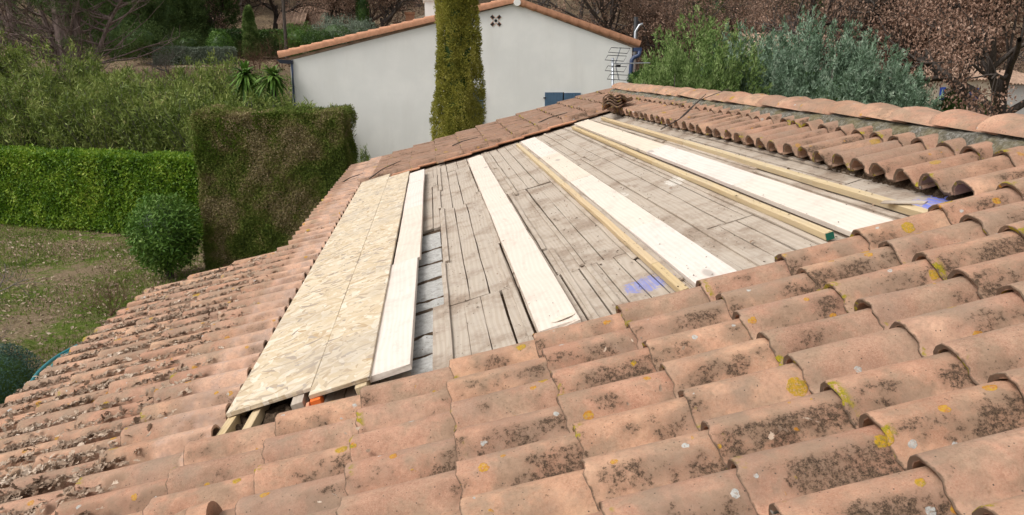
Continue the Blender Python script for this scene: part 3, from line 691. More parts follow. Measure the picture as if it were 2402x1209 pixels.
def addl(n,u0,u1,v0,v1,dens,wid=.022,hh=.06,L=(.022,.048)):
    v,u=roofpts(n*3,u0,u1,v0,v1,wid=wid)
    m=dens(v,u)>rng.random(len(v)); v=v[m][:n];u=u[m][:n]
    d=np.abs((u-U0+.105+PITCHU/2)%PITCHU-PITCHU/2)
    t_=(U0-u)%PITCHU; hp=np.interp(t_,[0,.036,.056,.071,.083,.095,.118,.135,.16,.203],[.076,.068,.05,.034,.024,.018,.018,.03,.055,.076]); Ps.append(np.stack([v,u,.052+np.maximum(hp,.046*np.ones(len(v)))+rng.random(len(v))**1.5*.010],-1)); Ls.append(rng.uniform(L[0],L[1],len(v)))
def wave(v,u,s=1.0): return .5+.5*np.sin(v*9*s+3*np.sin(u*7.3))*np.sin(u*5.1+v*3)
addl(8000,1.6,6.7,-2.95,-1.55,lambda v,u:np.clip(wave(v,u)*1.3,0,1)*np.clip((-1.35-v)/.9,.06,1))
addl(3200,1.2,3.4,-2.9,-1.7,lambda v,u:np.clip(wave(v,u)*1.5,.25,1),wid=.03)
addl(60,1.7,2.6,-1.3,1.2,lambda v,u:(wave(v,u)>.8)*1.0,wid=.012,L=(.015,.035))
addl(50,6.7,10,-1.65,-1.35,lambda v,u:(wave(v,u)>.6)*1.0,wid=.012,L=(.015,.04))
P=np.concatenate(Ps);L=np.concatenate(Ls); n=len(P)
D=rng.normal(0,1,(n,3))*[1,1,.35]; N=nz(rng.normal(0,.45,(n,3))+[0,0,1])
V,F=oakleafgeo(P,D,N,L)
o=ob('leaf_litter',mkmesh('leaf_litter',V,F,M['litter'],smooth=False),None,RO,RR); tag(o,'dried brown oak leaves gathered in the troughs of the tiles','leaves',kind='stuff')
# dirt crumbs and small leaf bits on the deck
n=5200; v=rng.uniform(-.45,2.1,n); u=3.0+6.9*rng.random(n)**1.15
m=(np.sin(v*14+2*np.sin(u*3))*np.sin(u*4.1+v*5)+rng.random(n)*1.5)>.85; v=v[m];u=u[m]
ex=rng.random(700); lines=np.array([-.25,.04,.10,.31,.50,.62,.76,1.0,1.12,1.44,1.5,1.84,2.0]); 
v=np.concatenate([v,lines[rng.integers(0,len(lines),1500)]+rng.normal(0,.012,1500)]); u=np.concatenate([u,3.0+6.9*rng.random(1500)])
nn=.003+rng.random(len(v))*.003
for a,b,t in ((-.64,-.44,.07),(.09,.295,.032),(.79,.995,.032),(1.49,1.69,.048),(.712,.758,.047),(1.412,1.458,.047),(1.792,1.838,.047)): nn=np.where((v>a)&(v<b),t+.002,nn)
keep=~(((v>-.64)&(v<-.44)|(v>.09)&(v<.295)|(v>1.49)&(v<1.69))&(rng.random(len(v))<.75)); v,u,nn=v[keep],u[keep],nn[keep]
n=len(v); L=rng.gamma(2.0,.0026,n)+.002
V,F=leafgeo(np.stack([v,u,nn],-1),rng.normal(0,1,(n,3))*[1,1,.1],nz(rng.normal(0,.3,(n,3))+[0,0,1]),L,L*.6)
o=ob('roof_debris',mkmesh('roof_debris',V,F,M['dirt']),None,RO,RR); tag(o,'crumbs of soil and bark scattered over the grey deck boards','debris',kind='stuff')
n=45; v=rng.uniform(-.25,2.0,n); u=rng.uniform(3.0,9,n)
V,F=oakleafgeo(np.stack([v,u,np.full(n,.012)],-1),rng.normal(0,1,(n,3))*[1,1,.1],nz(rng.normal(0,.3,(n,3))+[0,0,1]),rng.uniform(.015,.035,n))
o=ob('loose_leaves',mkmesh('loose_leaves',V,F,M['litter']),None,RO,RR); tag(o,'a few small dry leaves and chips strewn on the deck','leaves',kind='stuff')
for i in range(8):
    v=-1.22+.345*i; u=9.74 if i>2 else 9.93; L=.37
    mb=MB().box((-L/2,-.03,-.008),(L/2,.03,.008),jit=.0015); o=mb.build('clay_edge_piece',M['newtile'],None,rp(v+L/2,u+rng.normal(0,.008),.052),None,bev=.002)
    o.rotation_euler=(Matrix.Rotation(-ALPHA+.035,3,'Y')@Matrix.Rotation(R(rng.normal(-3.5,1)),3,'Z')).to_euler()
    tag(o,'thin orange clay edge strip below the far verge tiles, %s from the left'%ORD[i],'clay strip','orange clay strips along the far edge of the deck')
# twigs and cable over tiles
def twig(pts,r,label,name='twig',mat='bark',cat='twig'):
    pts=np.array(pts,float); 
    t=np.linspace(0,len(pts)-1,24); P=np.stack([np.interp(t,range(len(pts)),pts[:,q]) for q in range(3)],-1)
    for _ in range(4): P[1:-1]=(P[:-2]+2*P[1:-1]+P[2:])/4
    o=MB().tube(P-P[0],np.linspace(r,r*.5,24),5).build(name,M[mat],None,Vector(P[0]),smooth=True); tag(o,label,cat)
for i,(a,b) in enumerate([((865,415),(940,375)),((1060,338),(1120,320)),((1262,284),(1330,262)),((800,425),(850,405))]):
    v0,u0=uv_at(*a,.14); v1,u1=uv_at(*b,.14)
    twig([rp(v0,u0,.115),rp((v0*.6+v1*.4),(u0*.45+u1*.55),.135),rp(v1,u1,.125)],.009,('curved dark twig on the far verge tiles, %s from the left'%ORD[[1,2,3,0][i]]))
p=[uv_at(*q,.2) for q in ((1545,283),(1600,262),(1640,235),(1720,222))]
twig([rp(*p[0],.12),rp(*p[1],.15),rp(*p[2],.2),rp(2.5,p[3][1],.26)],.0055,'long bent dry branch lying across the ridge mortar','branch','bark','branch')
p=[uv_at(*q,.15) for q in ((1595,272),(1625,255),(1660,238))]
twig([rp(*p[0],.13),rp(*p[1],.17),rp(*p[2],.22)],.006,'short forked twig beside the long branch on the strip tiles')
# ------------------------------------------------------------------ neighbour house with white gable
YH=26.0
nh=empty('white_house',tuple(at(1080,300,YH)*[1,1,0]),'white rendered house with gable wall, clay verge tiles and blue shutters','house')
NL=np.array(nh.location)
lc=at(680,142,YH);lr=at(1483,112,YH);ap=at(1207,9,YH)
xl,xr=lc[0],lr[0]
zl=lc[2]; zr=lr[2]; xa,za=ap[0],ap[2]
mb=MB().prism([(xl,-.1),(xr,-.1),(xr,zr),(xa,za),(xl,zl)],YH,YH+12)
o=mb.build('wall',M['stucco'],nh,-NL)
# roof slabs
for (x0,z0,x1,z1) in ((xl-.35,zl-.35*(za-zl)/(xa-xl),xa,za),(xa,za,xr+.28,zr-.28*(za-zr)/(xr-xa))):
    mb=MB().prism([(x0,z0+.01),(x1,z1+.01),(x1,z1+.09),(x0,z0+.09)],YH-.02,YH+12.1); mb.build('roof',M['oldroof'],nh,-NL)
# verge tiles: one run of overlapping caps along each slope
def verge(x0,z0,x1,z1,n):
    L=math.hypot(x1-x0,z1-z0)/n; an=math.atan2(z1-z0,x1-x0)
    pr=[(-.09,-.10),(-.10,.02),(-.075,.075),(-.02,.10),(.06,.10),(.13,.06),(.16,.0)]
    V=[]
    for s,(l,k) in enumerate(((0,1.1),(L*1.06,.96))):
        V+=[(l,a*k,c*k+(.018 if s==0 else 0)) for a,c in pr]
    m=len(pr); F=[[q,q+1,m+q+1,m+q] for q in range(m-1)]; T=[[0,q+1,q] for q in range(1,m-1)]+[[m,m+q,m+q+1] for q in range(1,m-1)]
    me=MB().add(V,F,T).mesh('verge_tile',M['newtile'],True,50)
    for k in range(n):
        t=k/n; o=ob('verge_tile',me,nh,Vector((x0+(x1-x0)*t,YH-.03,z0+(z1-z0)*t+.07))-Vector(NL),(0,-an,0))
A=at(654,135,YH);B=at(1205,6,YH);Cc=at(1500,108,YH)
verge(A[0],A[2],B[0],B[2],21); 
verge(Cc[0],Cc[2],B[0],B[2],12)
rt=at(1212,5,YH); mb=MB(); th=np.linspace(0,2*PI,17)[:-1]
mb.tube([(rt[0],YH-.16,rt[2]-.02),(rt[0],YH+.3,rt[2]-.02)],.115,14); o=mb.build('ridge_end_cap',M['stucco'],nh,-NL)
# chimney
a=at(996,2,YH+1.5);b=at(1035,50,YH+1.5); mb=MB().box((a[0],YH+1.2,b[2]-.6),(b[0]+.35,YH+2.2,a[2]+.35)); mb.build('chimney',M['stucco'],nh,-NL)
mb=MB().box((a[0]-.06,YH+1.14,a[2]-.02),(b[0]+.41,YH+2.26,a[2]+.05)); mb.build('chimney_band',M['stucco'],nh,-NL)
# cross vent
c=at(1163,49,YH); mb=MB(); s=.075
for dx,dz in ((0,0),(-.11,.11),(.11,.11),(-.11,-.11),(.11,-.11)):
    q=.078; V=[];ang=0 if (dx or dz) else 0
    P=[(q*.95*math.cos(a+PI/4),q*.95*math.sin(a+PI/4)) for a in (0,PI/2,PI,3*PI/2)] if dx==0 else [( (q)*(math.cos(a)),(q)*math.sin(a)) for a in (0,PI/2,PI,3*PI/2)]
    if dx==0: P=[(.05*math.cos(a),.05*math.sin(a)) for a in np.arange(8)*PI/4]
    mb.prism([(c[0]+dx+x,c[2]+dz+z) for x,z in P],YH-.012,YH+.03)
mb.build('vent_hole',M['black'],nh,-NL)
mb=MB()
for s in (-1,1):
    d=np.array([s,1])/math.sqrt(2); q=np.array([-d[1],d[0]])
    for off in (.045,-.045):
        e=[d*.065+q*off,d*.20+q*off]
        P=[e[0]+q*.008,e[0]-q*.008,e[1]-q*.008,e[1]+q*.008]
        for sg in (1,-1): mb.prism([(c[0]+sg*x,c[2]+sg*z) for x,z in P],YH-.016-.001*(off>0)-.0005*(s>0),YH+.02)
mb.build('vent_frame',M['newtile'],nh,-NL)
# shutters
def shutter(x0,x1,z0,z1,hinge):
    mb=MB(); n=max(3,round((x1-x0)/.095)); wd=(x1-x0)/n
    for k in range(n): mb.box((x0+k*wd+.004,YH-.055,z0),(x0+(k+1)*wd-.004,YH-.03,z1))
    mb.box((x0,YH-.032,z0),(x1,YH-.022,z1))
    s=mb.build('shutter',M['blue'],nh,-NL)
    m2=MB(); hx=x0 if hinge<0 else x1
    for zz in (z0+.18,z1-.18): m2.box((hx-.05,YH-.07,zz-.02),(hx+.03,YH-.015,zz+.02))
    h=m2.build('hinge',M['black'],s)
a=at(1278,217,YH);b=at(1320,270,YH);c=at(1362,219,YH)
shutter(a[0],b[0]-.015,a[2]-1.25,a[2],-1); shutter(b[0]+.03,c[0],a[2]-1.25,a[2]-.02,1)
MB().box((b[0]-.014,YH-.02,a[2]-1.25),(b[0]+.029,YH-.012,a[2])).build('window_gap',M['black'],nh,-NL)
a=at(1100,208,YH);b=at(1134,260,YH); shutter(a[0],b[0],a[2]-1.25,a[2],1)
# gutters and downpipes
a=at(648,141,YH-.1);b=at(688,147,YH-.1)
MB().prism([(a[0],a[2]+.02),(b[0]-.02,a[2]-.01),(b[0]-.02,b[2]-.05),(a[0]+.12,b[2]-.03)],YH-.12,YH+11.9).build('gutter',M['navy'],nh,-NL)
MB().box((a[0]+.45,YH-.10,0),(b[0]-.03,YH-.02,b[2]-.04)).build('downpipe',M['navy2'],nh,-NL)
a=at(1489,112,YH-.1);
MB().box((a[0]-.02,YH-.12,a[2]-.12),(a[0]+.24,YH+11.8,a[2]+.0)).build('gutter',M['navy2'],nh,-NL)
p=[at(1500,120,YH-.1),at(1499,130,YH-.1),at(1486,136,YH-.1),at(1482,142,YH-.1),at(1480,160,YH-.1)]; p.append(p[-1]*[1,1,0])
MB().tube(p,.07,8).build('downpipe',M['navy2'],nh,-NL,smooth=True)
# ------------------------------------------------------------------ tv antenna, poles
YA=13.0
a=empty('tv_antenna',tuple(at(1437,205,YA)),'silver rooftop television antenna with looped reflectors beside the far ridge end','antenna')
AL=np.array(a.location)
mast=[at(1437,320,YA),at(1437,136,YA)]; MB().tube(mast,.022,8).build('mast',M['alu'],a,-AL,smooth=True)
o=at(1436,150,YA);mb=MB(); tip=at(1524,148,YA+.25); mb.tube([o,tip],.010,6); mb.build('boom',M['alu'],a,-AL)
mb=MB(); 
for k in range(13):
    t=.12+.86*k/12; c_=o+(tip-o)*t; mb.tube([c_-[0,.07,0],c_+[0,.07,0]],.004,4)
mb.build('elements',M['alu'],a,-AL)
MB().box(tuple(at(1446,158,YA)),tuple(at(1456,152,YA)+[0,.05,0])).build('amplifier',M['black'],a,-AL)
for s,(q0,q1) in enumerate((((1444,148),(1456,112)),((1444,155),(1452,188)))): MB().tube([at(*q0,YA),at(*q1,YA)],.011,5).build('reflector_arm',M['alu'],a,-AL)
for (x0,y0) in ((1428,112),(1420,130),(1420,155),(1425,175)):
    mb=MB(); P=[at(x0+6,y0,YA-.02),at(x0+50,y0+2,YA-.02),at(x0+43,y0+14,YA-.02),at(x0-1,y0+11,YA-.02)]
    mb.tube(P+[P[0]],.0055,4); mb.build('reflector',M['black'],a,-AL)
YP=31.
p=at(1492,40,YP); pole=empty('utility_pole',(p[0],YP,0),'slim black pole with metal bracket behind the white house corner','pole')
MB().tube([(0,0,0),(0,0,p[2])],.085,8).build('shaft',M['black'],pole,smooth=True)
q=at(1489,75,YP)-[p[0],YP,0]; MB().tube([(q[0],-.1,q[2]-2.6),(q[0],-.1,q[2]+.0),(q[0]+.15,-.1,q[2]+.25),(q[0]+.28,-.12,q[2]+.30)],.05,7).build('bracket',M['alu'],pole,smooth=True)
MB().tube([(0,0,p[2]-.1),(.3,0,p[2]-.35),(.55,.4,p[2]-.5)],.03,6).build('cable',M['black'],pole,smooth=True)
a1=at(1502,203,20.);a2=at(1508,190,20.)
o=MB().tube([(0,0,-3),(0,0,0),tuple(a2-a1)],.03,6).tube([(.06,0,-3),(.06,0,0),tuple(a2-a1+[.06,0,0])],.02,6).build('metal_post',M['whitep'],None,Vector(a1)); tag(o,'short white metal post end leaning behind the ridge','post')
# ------------------------------------------------------------------ hose
def smoothp(pts,n=40):
    pts=np.array(pts,float); t=np.linspace(0,len(pts)-1,n); P=np.stack([np.interp(t,range(len(pts)),pts[:,q]) for q in range(3)],-1)
    for _ in range(6): P[1:-1]=(P[:-2]+2*P[1:-1]+P[2:])/4
    return P
for i,(pp) in enumerate([[(240,786,6.2),(190,806,6.1),(130,838,5.9),(90,872,5.6),(68,905,5.4),(58,935,5.2),(50,1020,5.2)],[(232,806,6.15),(180,818,6.0),(140,840,5.8),(120,862,5.6),(112,880,5.45),(108,950,5.4)]]):
    P=smoothp([at(*q) for q in pp]); o=MB().tube(P-P[0],.013,8).build('garden_hose',M['hose'],None,Vector(P[0]),smooth=True)
    tag(o,('teal garden hose arching below the eave, outer loop','teal garden hose arching below the eave, inner loop')[i],'hose')

# ------------------------------------------------------------------ vegetation
def leafmesh(name,P,D,N,L,W,mat,fold=.18):
    V,F=leafgeo(P,D,N,L,W,fold); return mkmesh(name,V,F,mat)
def rdir(n): return nz(rng.normal(0,1,(n,3)))
def clipped_box(name,A,B,depth,h,base,mat,L,W,dens,label,cat,bulge=.08,top_jit=.03,label_kw=None,core='ivy',trunk=None):
    """clipped hedge between ground points A and B (front line), going back by depth: leaf faces through its skin"""
    A=np.array(A,float);B=np.array(B,float); ax=nz(B-A); length=np.linalg.norm(B-A); bk=np.array([-ax[1],ax[0],0]); 
    if bk[1]<0: bk=-bk
    e=empty(name,tuple(A),label,cat)
    area=[length*h,length*depth,depth*h,depth*h]; n=int(sum(area)*dens)
    f=rng.choice(4,n,p=np.array(area)/sum(area)); a=rng.random(n)*length; d=rng.random(n)*depth; z=base+rng.random(n)*(h-base)
    nrm=np.zeros((n,3)); dp=rng.random(n)**1.6*.16
    P=np.zeros((n,3))
    for q in range(4):
        m=f==q
        if q==0: P[m]=ax*a[m,None]+bk*dp[m,None]; P[m,2]=z[m]; nrm[m]=-bk
        if q==1: P[m]=ax*a[m,None]+bk*d[m,None]; P[m,2]=h-dp[m]; nrm[m]=(0,0,1)
        if q>=2:
            s=0 if q==2 else length; P[m]=ax*(s+(dp[m]*(1 if q==2 else -1)))[:,None]+bk*d[m,None]; P[m,2]=z[m]; nrm[m]=ax*(-1 if q==2 else 1)
    # soft corners + bulge noise
    lum=np.sin(P[:,0]*3.1+P[:,2]*2)*np.sin(P[:,2]*3.7+P[:,0])*bulge*.5+np.sin(P[:,0]*9)*np.sin(P[:,2]*8+P[:,1]*7)*bulge*.3
    P+=nrm*lum[:,None]
    over=np.clip(P[:,2]-(h-.12),0,1); P-= nz(nrm+1e-6)*0
    m=f!=1; P[m]-=nrm[m]*(over[m,None]**1.0)*.6
    P+=rng.normal(0,.02,P.shape)
    N=nz(nrm+rng.normal(0,.55,(n,3))); D=nz(np.cross(N,rng.normal(0,1,(n,3)))+np.array([0,0,.15])+nrm*.5)
    ob('foliage',leafmesh('foliage',P,D,N,L*rng.uniform(.6,1.3,n),W*rng.uniform(.7,1.2,n),mat),e)
    # dark inner mass of stems and shaded leaves
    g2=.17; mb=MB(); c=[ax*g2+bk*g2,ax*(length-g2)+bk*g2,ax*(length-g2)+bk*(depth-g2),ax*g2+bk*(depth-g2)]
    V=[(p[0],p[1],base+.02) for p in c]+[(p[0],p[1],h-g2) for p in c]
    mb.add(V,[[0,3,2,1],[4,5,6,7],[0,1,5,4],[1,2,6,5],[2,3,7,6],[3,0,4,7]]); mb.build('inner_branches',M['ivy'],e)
    return e
# laurel hedge
A=np.array([-17.5,25.9,0]);B=np.array([-5.6,20.9,0])
clipped_box('laurel_hedge',A,B,1.2,2.2,.05,M['laurel'],.095,.05,1300,'long clipped bright green laurel hedge across the back of the lawn','hedge',bulge=.10)
# big clipped cypress block
A=np.array([-5.24,17.75,0]);B=np.array([-1.98,17.5,0])
blk=clipped_box('clipped_cypress',A,B,1.7,3.62,.0,M['thuja'],.045,.020,7600,'tall square clipped cypress block, browned in patches, left of the roof','clipped tree',bulge=.13)
# wispy shoots on its upper face
n=9000; a=rng.random(n)*3.2; z=3.6-rng.random(n)**1.5*1.1; cl=np.sin(a*4.1+1)*np.sin(z*5+a*2)
m=(cl>.05); a=a[m];z=z[m];n=len(a)
P=np.stack([a,-.02-rng.random(n)*.10*np.clip((z-2.4)/1.2,0,1)-.0*a,z],-1)
ob('young_shoots',leafmesh('young_shoots',P,nz(rng.normal(0,.45,(n,3))+[0,-.35,.8]),rdir(n),.065,.018,M['fresh']),blk)
def ball(name,c,r,rz,mat,n,L,W,label,cat,trunk=None,squash=1.0,sub='foliage',thick=.25,ups=0.0,lumpy=.05):
    e=empty(name,(c[0],c[1],trunk if trunk is not None else 0),label,cat); e.location=(c[0],c[1],float(hgt(c[0],c[1])))
    d=rdir(n); rr=1-rng.random(n)**1.5*thick
    lum=1+lumpy*np.sin(d[:,0]*7+d[:,2]*5)+lumpy*np.sin(d[:,1]*11+d[:,2]*9)
    P=d*[r,r,rz]*(rr*lum)[:,None]; P[:,2]+=c[2]-e.location.z
    N=nz(d+rng.normal(0,.5,(n,3))); D=nz(np.cross(N,rng.normal(0,1,(n,3)))+d*.6+np.array([0,0,ups]))
    ob('foliage',leafmesh('foliage',P,D,N,L*rng.uniform(.6,1.3,n),W,mat),e)
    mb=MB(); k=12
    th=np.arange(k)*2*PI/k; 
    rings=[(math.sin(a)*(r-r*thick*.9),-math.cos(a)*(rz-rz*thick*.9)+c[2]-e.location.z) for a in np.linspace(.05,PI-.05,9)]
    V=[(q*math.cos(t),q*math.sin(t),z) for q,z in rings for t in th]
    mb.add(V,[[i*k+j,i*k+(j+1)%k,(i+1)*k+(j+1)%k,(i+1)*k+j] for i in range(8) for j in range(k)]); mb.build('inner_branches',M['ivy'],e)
    if trunk: 
        mb=MB()
        for s in range(3): mb.tube([(.03*s,0,0),(.05*(s-1),.02,c[2]*.4),(.12*(s-1),.05*s,c[2]*.8)],[.05,.04,.03],6)
        mb.build('trunk',M['bark'],e)
    return e
p=at(385,548,17.3); ball('laurel_bush',(p[0],17.3,p[2]),.74,.86,M['laurel_dark'],5200,.10,.042,'rounded dark green laurel bush on a short trunk in front of the hedge','bush',trunk=1)
p=at(15,890,9.9); ball('round_shrub',(p[0]-.12,9.9,p[2]-.18),.55,.66,M['greyblue'],15000,.035,.012,'round dense blue-grey shrub at the left edge below the eave','shrub')
# ---- yellow-green columnar cypress: clumpy sprays
def columnar(name,x,y,r,H,mat,n,label,clump=.11,z0=0,leafL=.05,leafW=.02,taper=.25,group=None):
    e=empty(name,(x,y,z0),label,'cypress tree',group)
    nc=int(n); z=rng.random(nc)*H; th=rng.random(nc)*2*PI
    prof=np.minimum(1,(.55+.45*np.minimum(1,z/(H*.2))))*np.where(z>H*(1-taper),np.sqrt(np.clip((H-z)/(H*taper),0,1)),1)
    rr=r*prof*(1+.13*np.sin(th*3+z*1.7)+.10*np.sin(th*4-z*2.9)+.05*np.sin(th*9+z*7))*(1-.16*rng.random(nc)**2)
    c=np.stack([rr*np.cos(th),rr*np.sin(th),z],-1); out=np.stack([np.cos(th),np.sin(th),np.full(nc,.7)],-1)
    k=26; d=nz(rng.normal(0,1,(nc,k,3))+nz(out)[:,None]*.9); cs=clump*rng.uniform(.6,1.25,(nc,1,1))
    P=(c[:,None]+d*cs*rng.uniform(.35,1,(nc,k,1))*[.75,.75,1.1]).reshape(-1,3); D=nz(d.reshape(-1,3)+np.array([0,0,.5])+rng.normal(0,.3,(nc*k,3)))
    ob('foliage',leafmesh('foliage',P,D,rdir(nc*k),leafL*rng.uniform(.6,1.3,nc*k),leafW,mat),e)
    mb=MB(); mb.tube([(0,0,-.05),(0,0,H*.3),(0,0,H*.9)],[.12,.10,.03],8); mb.build('trunk',M['bark'],e)
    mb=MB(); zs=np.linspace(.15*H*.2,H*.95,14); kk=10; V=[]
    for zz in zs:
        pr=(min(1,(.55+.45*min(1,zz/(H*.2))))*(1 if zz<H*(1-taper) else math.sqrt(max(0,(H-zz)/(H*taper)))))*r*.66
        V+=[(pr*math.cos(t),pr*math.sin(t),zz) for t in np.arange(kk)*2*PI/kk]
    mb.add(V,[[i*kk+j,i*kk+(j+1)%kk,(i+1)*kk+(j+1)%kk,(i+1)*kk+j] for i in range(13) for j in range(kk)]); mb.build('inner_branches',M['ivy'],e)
    return e
p=at(1074,200,15.5)
columnar('column_cypress',p[0],15.5,.43,8.2,M['olive'],8200,'tall narrow olive-green cypress column in front of the white gable',clump=.085,leafL=.038,leafW=.018,taper=.52)
# ---- oleander / bamboo-like shrubs: arching stems with long leaves
def oleander_mesh(seed,H=3.4,S=1.55,ns=95,lp=150,L=.15,W=.027):
    r=np.random.default_rng(seed); mb=MB(); Ps=[];Ds=[];Ns=[]
    for s in range(ns):
        an=r.random()*2*PI; sp=r.random()**.6*S; h=H*r.uniform(.62,1.0)*(1-.22*(sp/S)**2)
        t=np.linspace(0,1,9); P=np.stack([math.cos(an)*(.15+sp*t**1.5),math.sin(an)*(.15+sp*t**1.5),h*t**.85],-1)+np.cumsum(r.normal(0,.02,(9,3)),0)
        mb.tube(P,np.linspace(.018,.005,9),4,cap=False)
        m=lp; tt=1-r.random(m)**1.25*.72; q=np.stack([np.interp(tt,t,P[:,k]) for k in range(3)],-1)
        q=q+r.normal(0,.10,(m,3)); dr=nz(r.normal(0,.75,(m,3))+[0,0,.55]+np.array([math.cos(an),math.sin(an),0])*.3)
        Ps.append(q);Ds.append(dr);Ns.append(r.normal(0,1,(m,3)))
        # whorl at the tip
        m=16; q=P[-1]+r.normal(0,.035,(m,3)); Ps.append(q);Ds.append(nz(r.normal(0,.6,(m,3))+[0,0,.6]));Ns.append(r.normal(0,1,(m,3)))
    P=np.concatenate(Ps);D=np.concatenate(Ds);N=np.concatenate(Ns);n=len(P)
    rr=rng.uniform(.7,1.3,n)
    return mb.mesh('stem',M['greybark']),leafmesh('foliage',P,D,N,L*rr,W*rr,M['oleander'],.1)
OM=[oleander_mesh(s) for s in range(4)]
def place(name,ms,names,x,y,z,s,rz,label,cat,group=None,mats=None):
    e=empty(name,(x,y,z),label,cat,group,(0,0,rz)); e.scale=(s if hasattr(s,'__len__') else (s,s,s))
    for m,nme in zip(ms,names): ob(nme,m,e)
    return e
og2='tall oleander shrubs behind the hedge'
spots=[(-17.8,27.9,1.35),(-15.2,27.4,1.34),(-12.9,27.0,1.30),(-10.6,26.5,1.28),(-8.7,26.0,1.25),(-6.9,25.1,1.20),(-5.4,24.2,1.10),(-16.8,31.0,1.35),(-13.6,30.6,1.3),(-10.9,29.8,1.15),(-4.3,23.4,1.02)]
for i,(x,y,s) in enumerate(spots):
    fr=i not in (7,8,9)
    lab=('green oleander shrub behind the laurel hedge, %s from the left'%ORD[[0,1,2,3,4,5,6,0,0,0,7][i]]) if fr else 'oleander at the back of the oleander thicket, %s from the left'%ORD[i-7]
    place('oleander',OM[i%4],('stem','foliage'),x,y,float(hgt(x,y))-.05,(1.12,1.12,s*1.03),i*1.3,lab,'shrub',og2)
for k_,(px_,y_,s_) in enumerate([(455,28.5,1.5),(525,29.5,1.5),(590,28.6,1.38),(655,27.6,1.3),(700,24.6,1.12)]):
    p=at(px_,200,y_); place('oleander',OM[(k_+1)%4],('stem','foliage'),p[0],y_,float(hgt(p[0],y_))-.1,(1.05,1.05,s_*(.9 if k_<3 else .98)),k_*2.2,'oleander between the thicket and the white house, %s from the left'%ORD[k_],'shrub',og2)
p=at(842,345,21.5); place('oleander',OM[2],('stem','foliage'),p[0],21.5,0,(.36,.36,.72),.4,'narrow light green shrub between the clipped block and white wall','shrub',og2)
# spiky plants by the wall
def spiky(px,py,Y,s,label,n=170):
    p=at(px,py,Y); z0=float(hgt(p[0],Y)); e=empty('spiky_plant',(p[0],Y,z0),label,'plant')
    hz=p[2]-z0; P=np.tile([0,0,hz],(n*4,1)).astype(float); D=nz(rng.normal(0,1,(n,3))+[0,0,.35]); Vs=[];
    segs=[];mb=MB()
    L=s*rng.uniform(.7,1.1,n)
    V=[];F=[]
    for i in range(n):
        d=D[i]; sd=nz(np.cross(d,[0,0,1])); pts=[np.array([0,0,hz])+d*L[i]*t+np.array([0,0,-.45*L[i]*t*t]) for t in (0,.35,.7,1)]
        w=[.035,.045,.03,.002]; k=len(V)
        for q,ww in zip(pts,w): V+=[q+sd*ww,q-sd*ww]
        F+=[[k+2*j,k+2*j+1,k+2*j+3,k+2*j+2] for j in range(3)]
    mkm=MB().add(V,F); mkm.build('foliage',M['laurel_dark'],e); MB().tube([(0,0,0),(0,0,hz)],[.09,.06],7).build('trunk',M['bark'],e)
spiky(575,175,26.8,.85,'spiky yucca-like plant, left of the pair beside the house'); spiky(640,180,25.6,.75,'spiky yucca-like plant touching the white house corner')
# ---- feathery blue-green conifers
def feather_mesh(seed,H,R0,mat,ns=420,tips=6,leafL=.095,leafW=.024):
    """broad crown of several rounded domes, each clothed in outward and upward plumes"""
    r=np.random.default_rng(seed); Ps=[];Ds=[]
    tp=[(0,0,H,R0)]+[(R0*.62*math.cos(a)*r.uniform(.8,1.1),R0*.62*math.sin(a)*r.uniform(.8,1.1),H*r.uniform(.62,.9),R0*r.uniform(.55,.75)) for a in np.arange(tips-1)*2*PI/(tips-1)+r.random()]
    for (tx,ty,th,rr) in tp:
        for s_ in range(ns//tips):
            f=r.random()**.8; z=th*(.04+.93*f); rad=rr*math.sqrt(max(0,1-f**2.2))*r.uniform(.72,1.0)*(.55+.45*min(1,f*4)); an=r.random()*2*PI
            o=np.array([tx+math.cos(an)*rad,ty+math.sin(an)*rad,z]); d=nz(np.array([math.cos(an)*(1-f*.6),math.sin(an)*(1-f*.6),.02+f*1.05])+r.normal(0,.22,3))
            l=(.36+.20*f)*r.uniform(.7,1.35)*(1.5 if r.random()<.06 else 1); m=int(80); t=r.random(m)**.8
            wdt=.115*(1.03-t)**.7
            q=o+d*(t*l)[:,None]+r.normal(0,1,(m,3))*wdt[:,None]; q[:,2]+=.10*t*t
            Ps.append(q);Ds.append(nz(d+r.normal(0,.75,(m,3))))
    P=np.concatenate(Ps);D=np.concatenate(Ds);n=len(P)
    return leafmesh('foliage',P,D,rng.normal(0,1,(n,3)),leafL*rng.uniform(.6,1.3,n),leafW,mat,.1)
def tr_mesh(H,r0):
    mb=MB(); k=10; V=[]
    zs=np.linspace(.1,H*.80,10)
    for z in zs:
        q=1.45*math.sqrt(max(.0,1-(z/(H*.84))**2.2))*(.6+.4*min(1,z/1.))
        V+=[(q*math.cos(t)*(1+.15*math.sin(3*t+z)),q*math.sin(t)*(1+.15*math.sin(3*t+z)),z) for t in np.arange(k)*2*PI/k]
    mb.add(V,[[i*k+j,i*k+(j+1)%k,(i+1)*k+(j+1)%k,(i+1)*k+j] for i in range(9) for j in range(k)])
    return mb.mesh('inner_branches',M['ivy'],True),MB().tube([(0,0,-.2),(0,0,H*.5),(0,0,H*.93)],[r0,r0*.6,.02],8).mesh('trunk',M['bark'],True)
FB=[feather_mesh(s,4.4,1.95,M['bluegreen'],760,6,.12,.034) for s in (1,2,3)]; FG=feather_mesh(9,4.4,1.95,M['midgreen'],760,6,.12,.034); FI,FT=tr_mesh(4.4,.12)
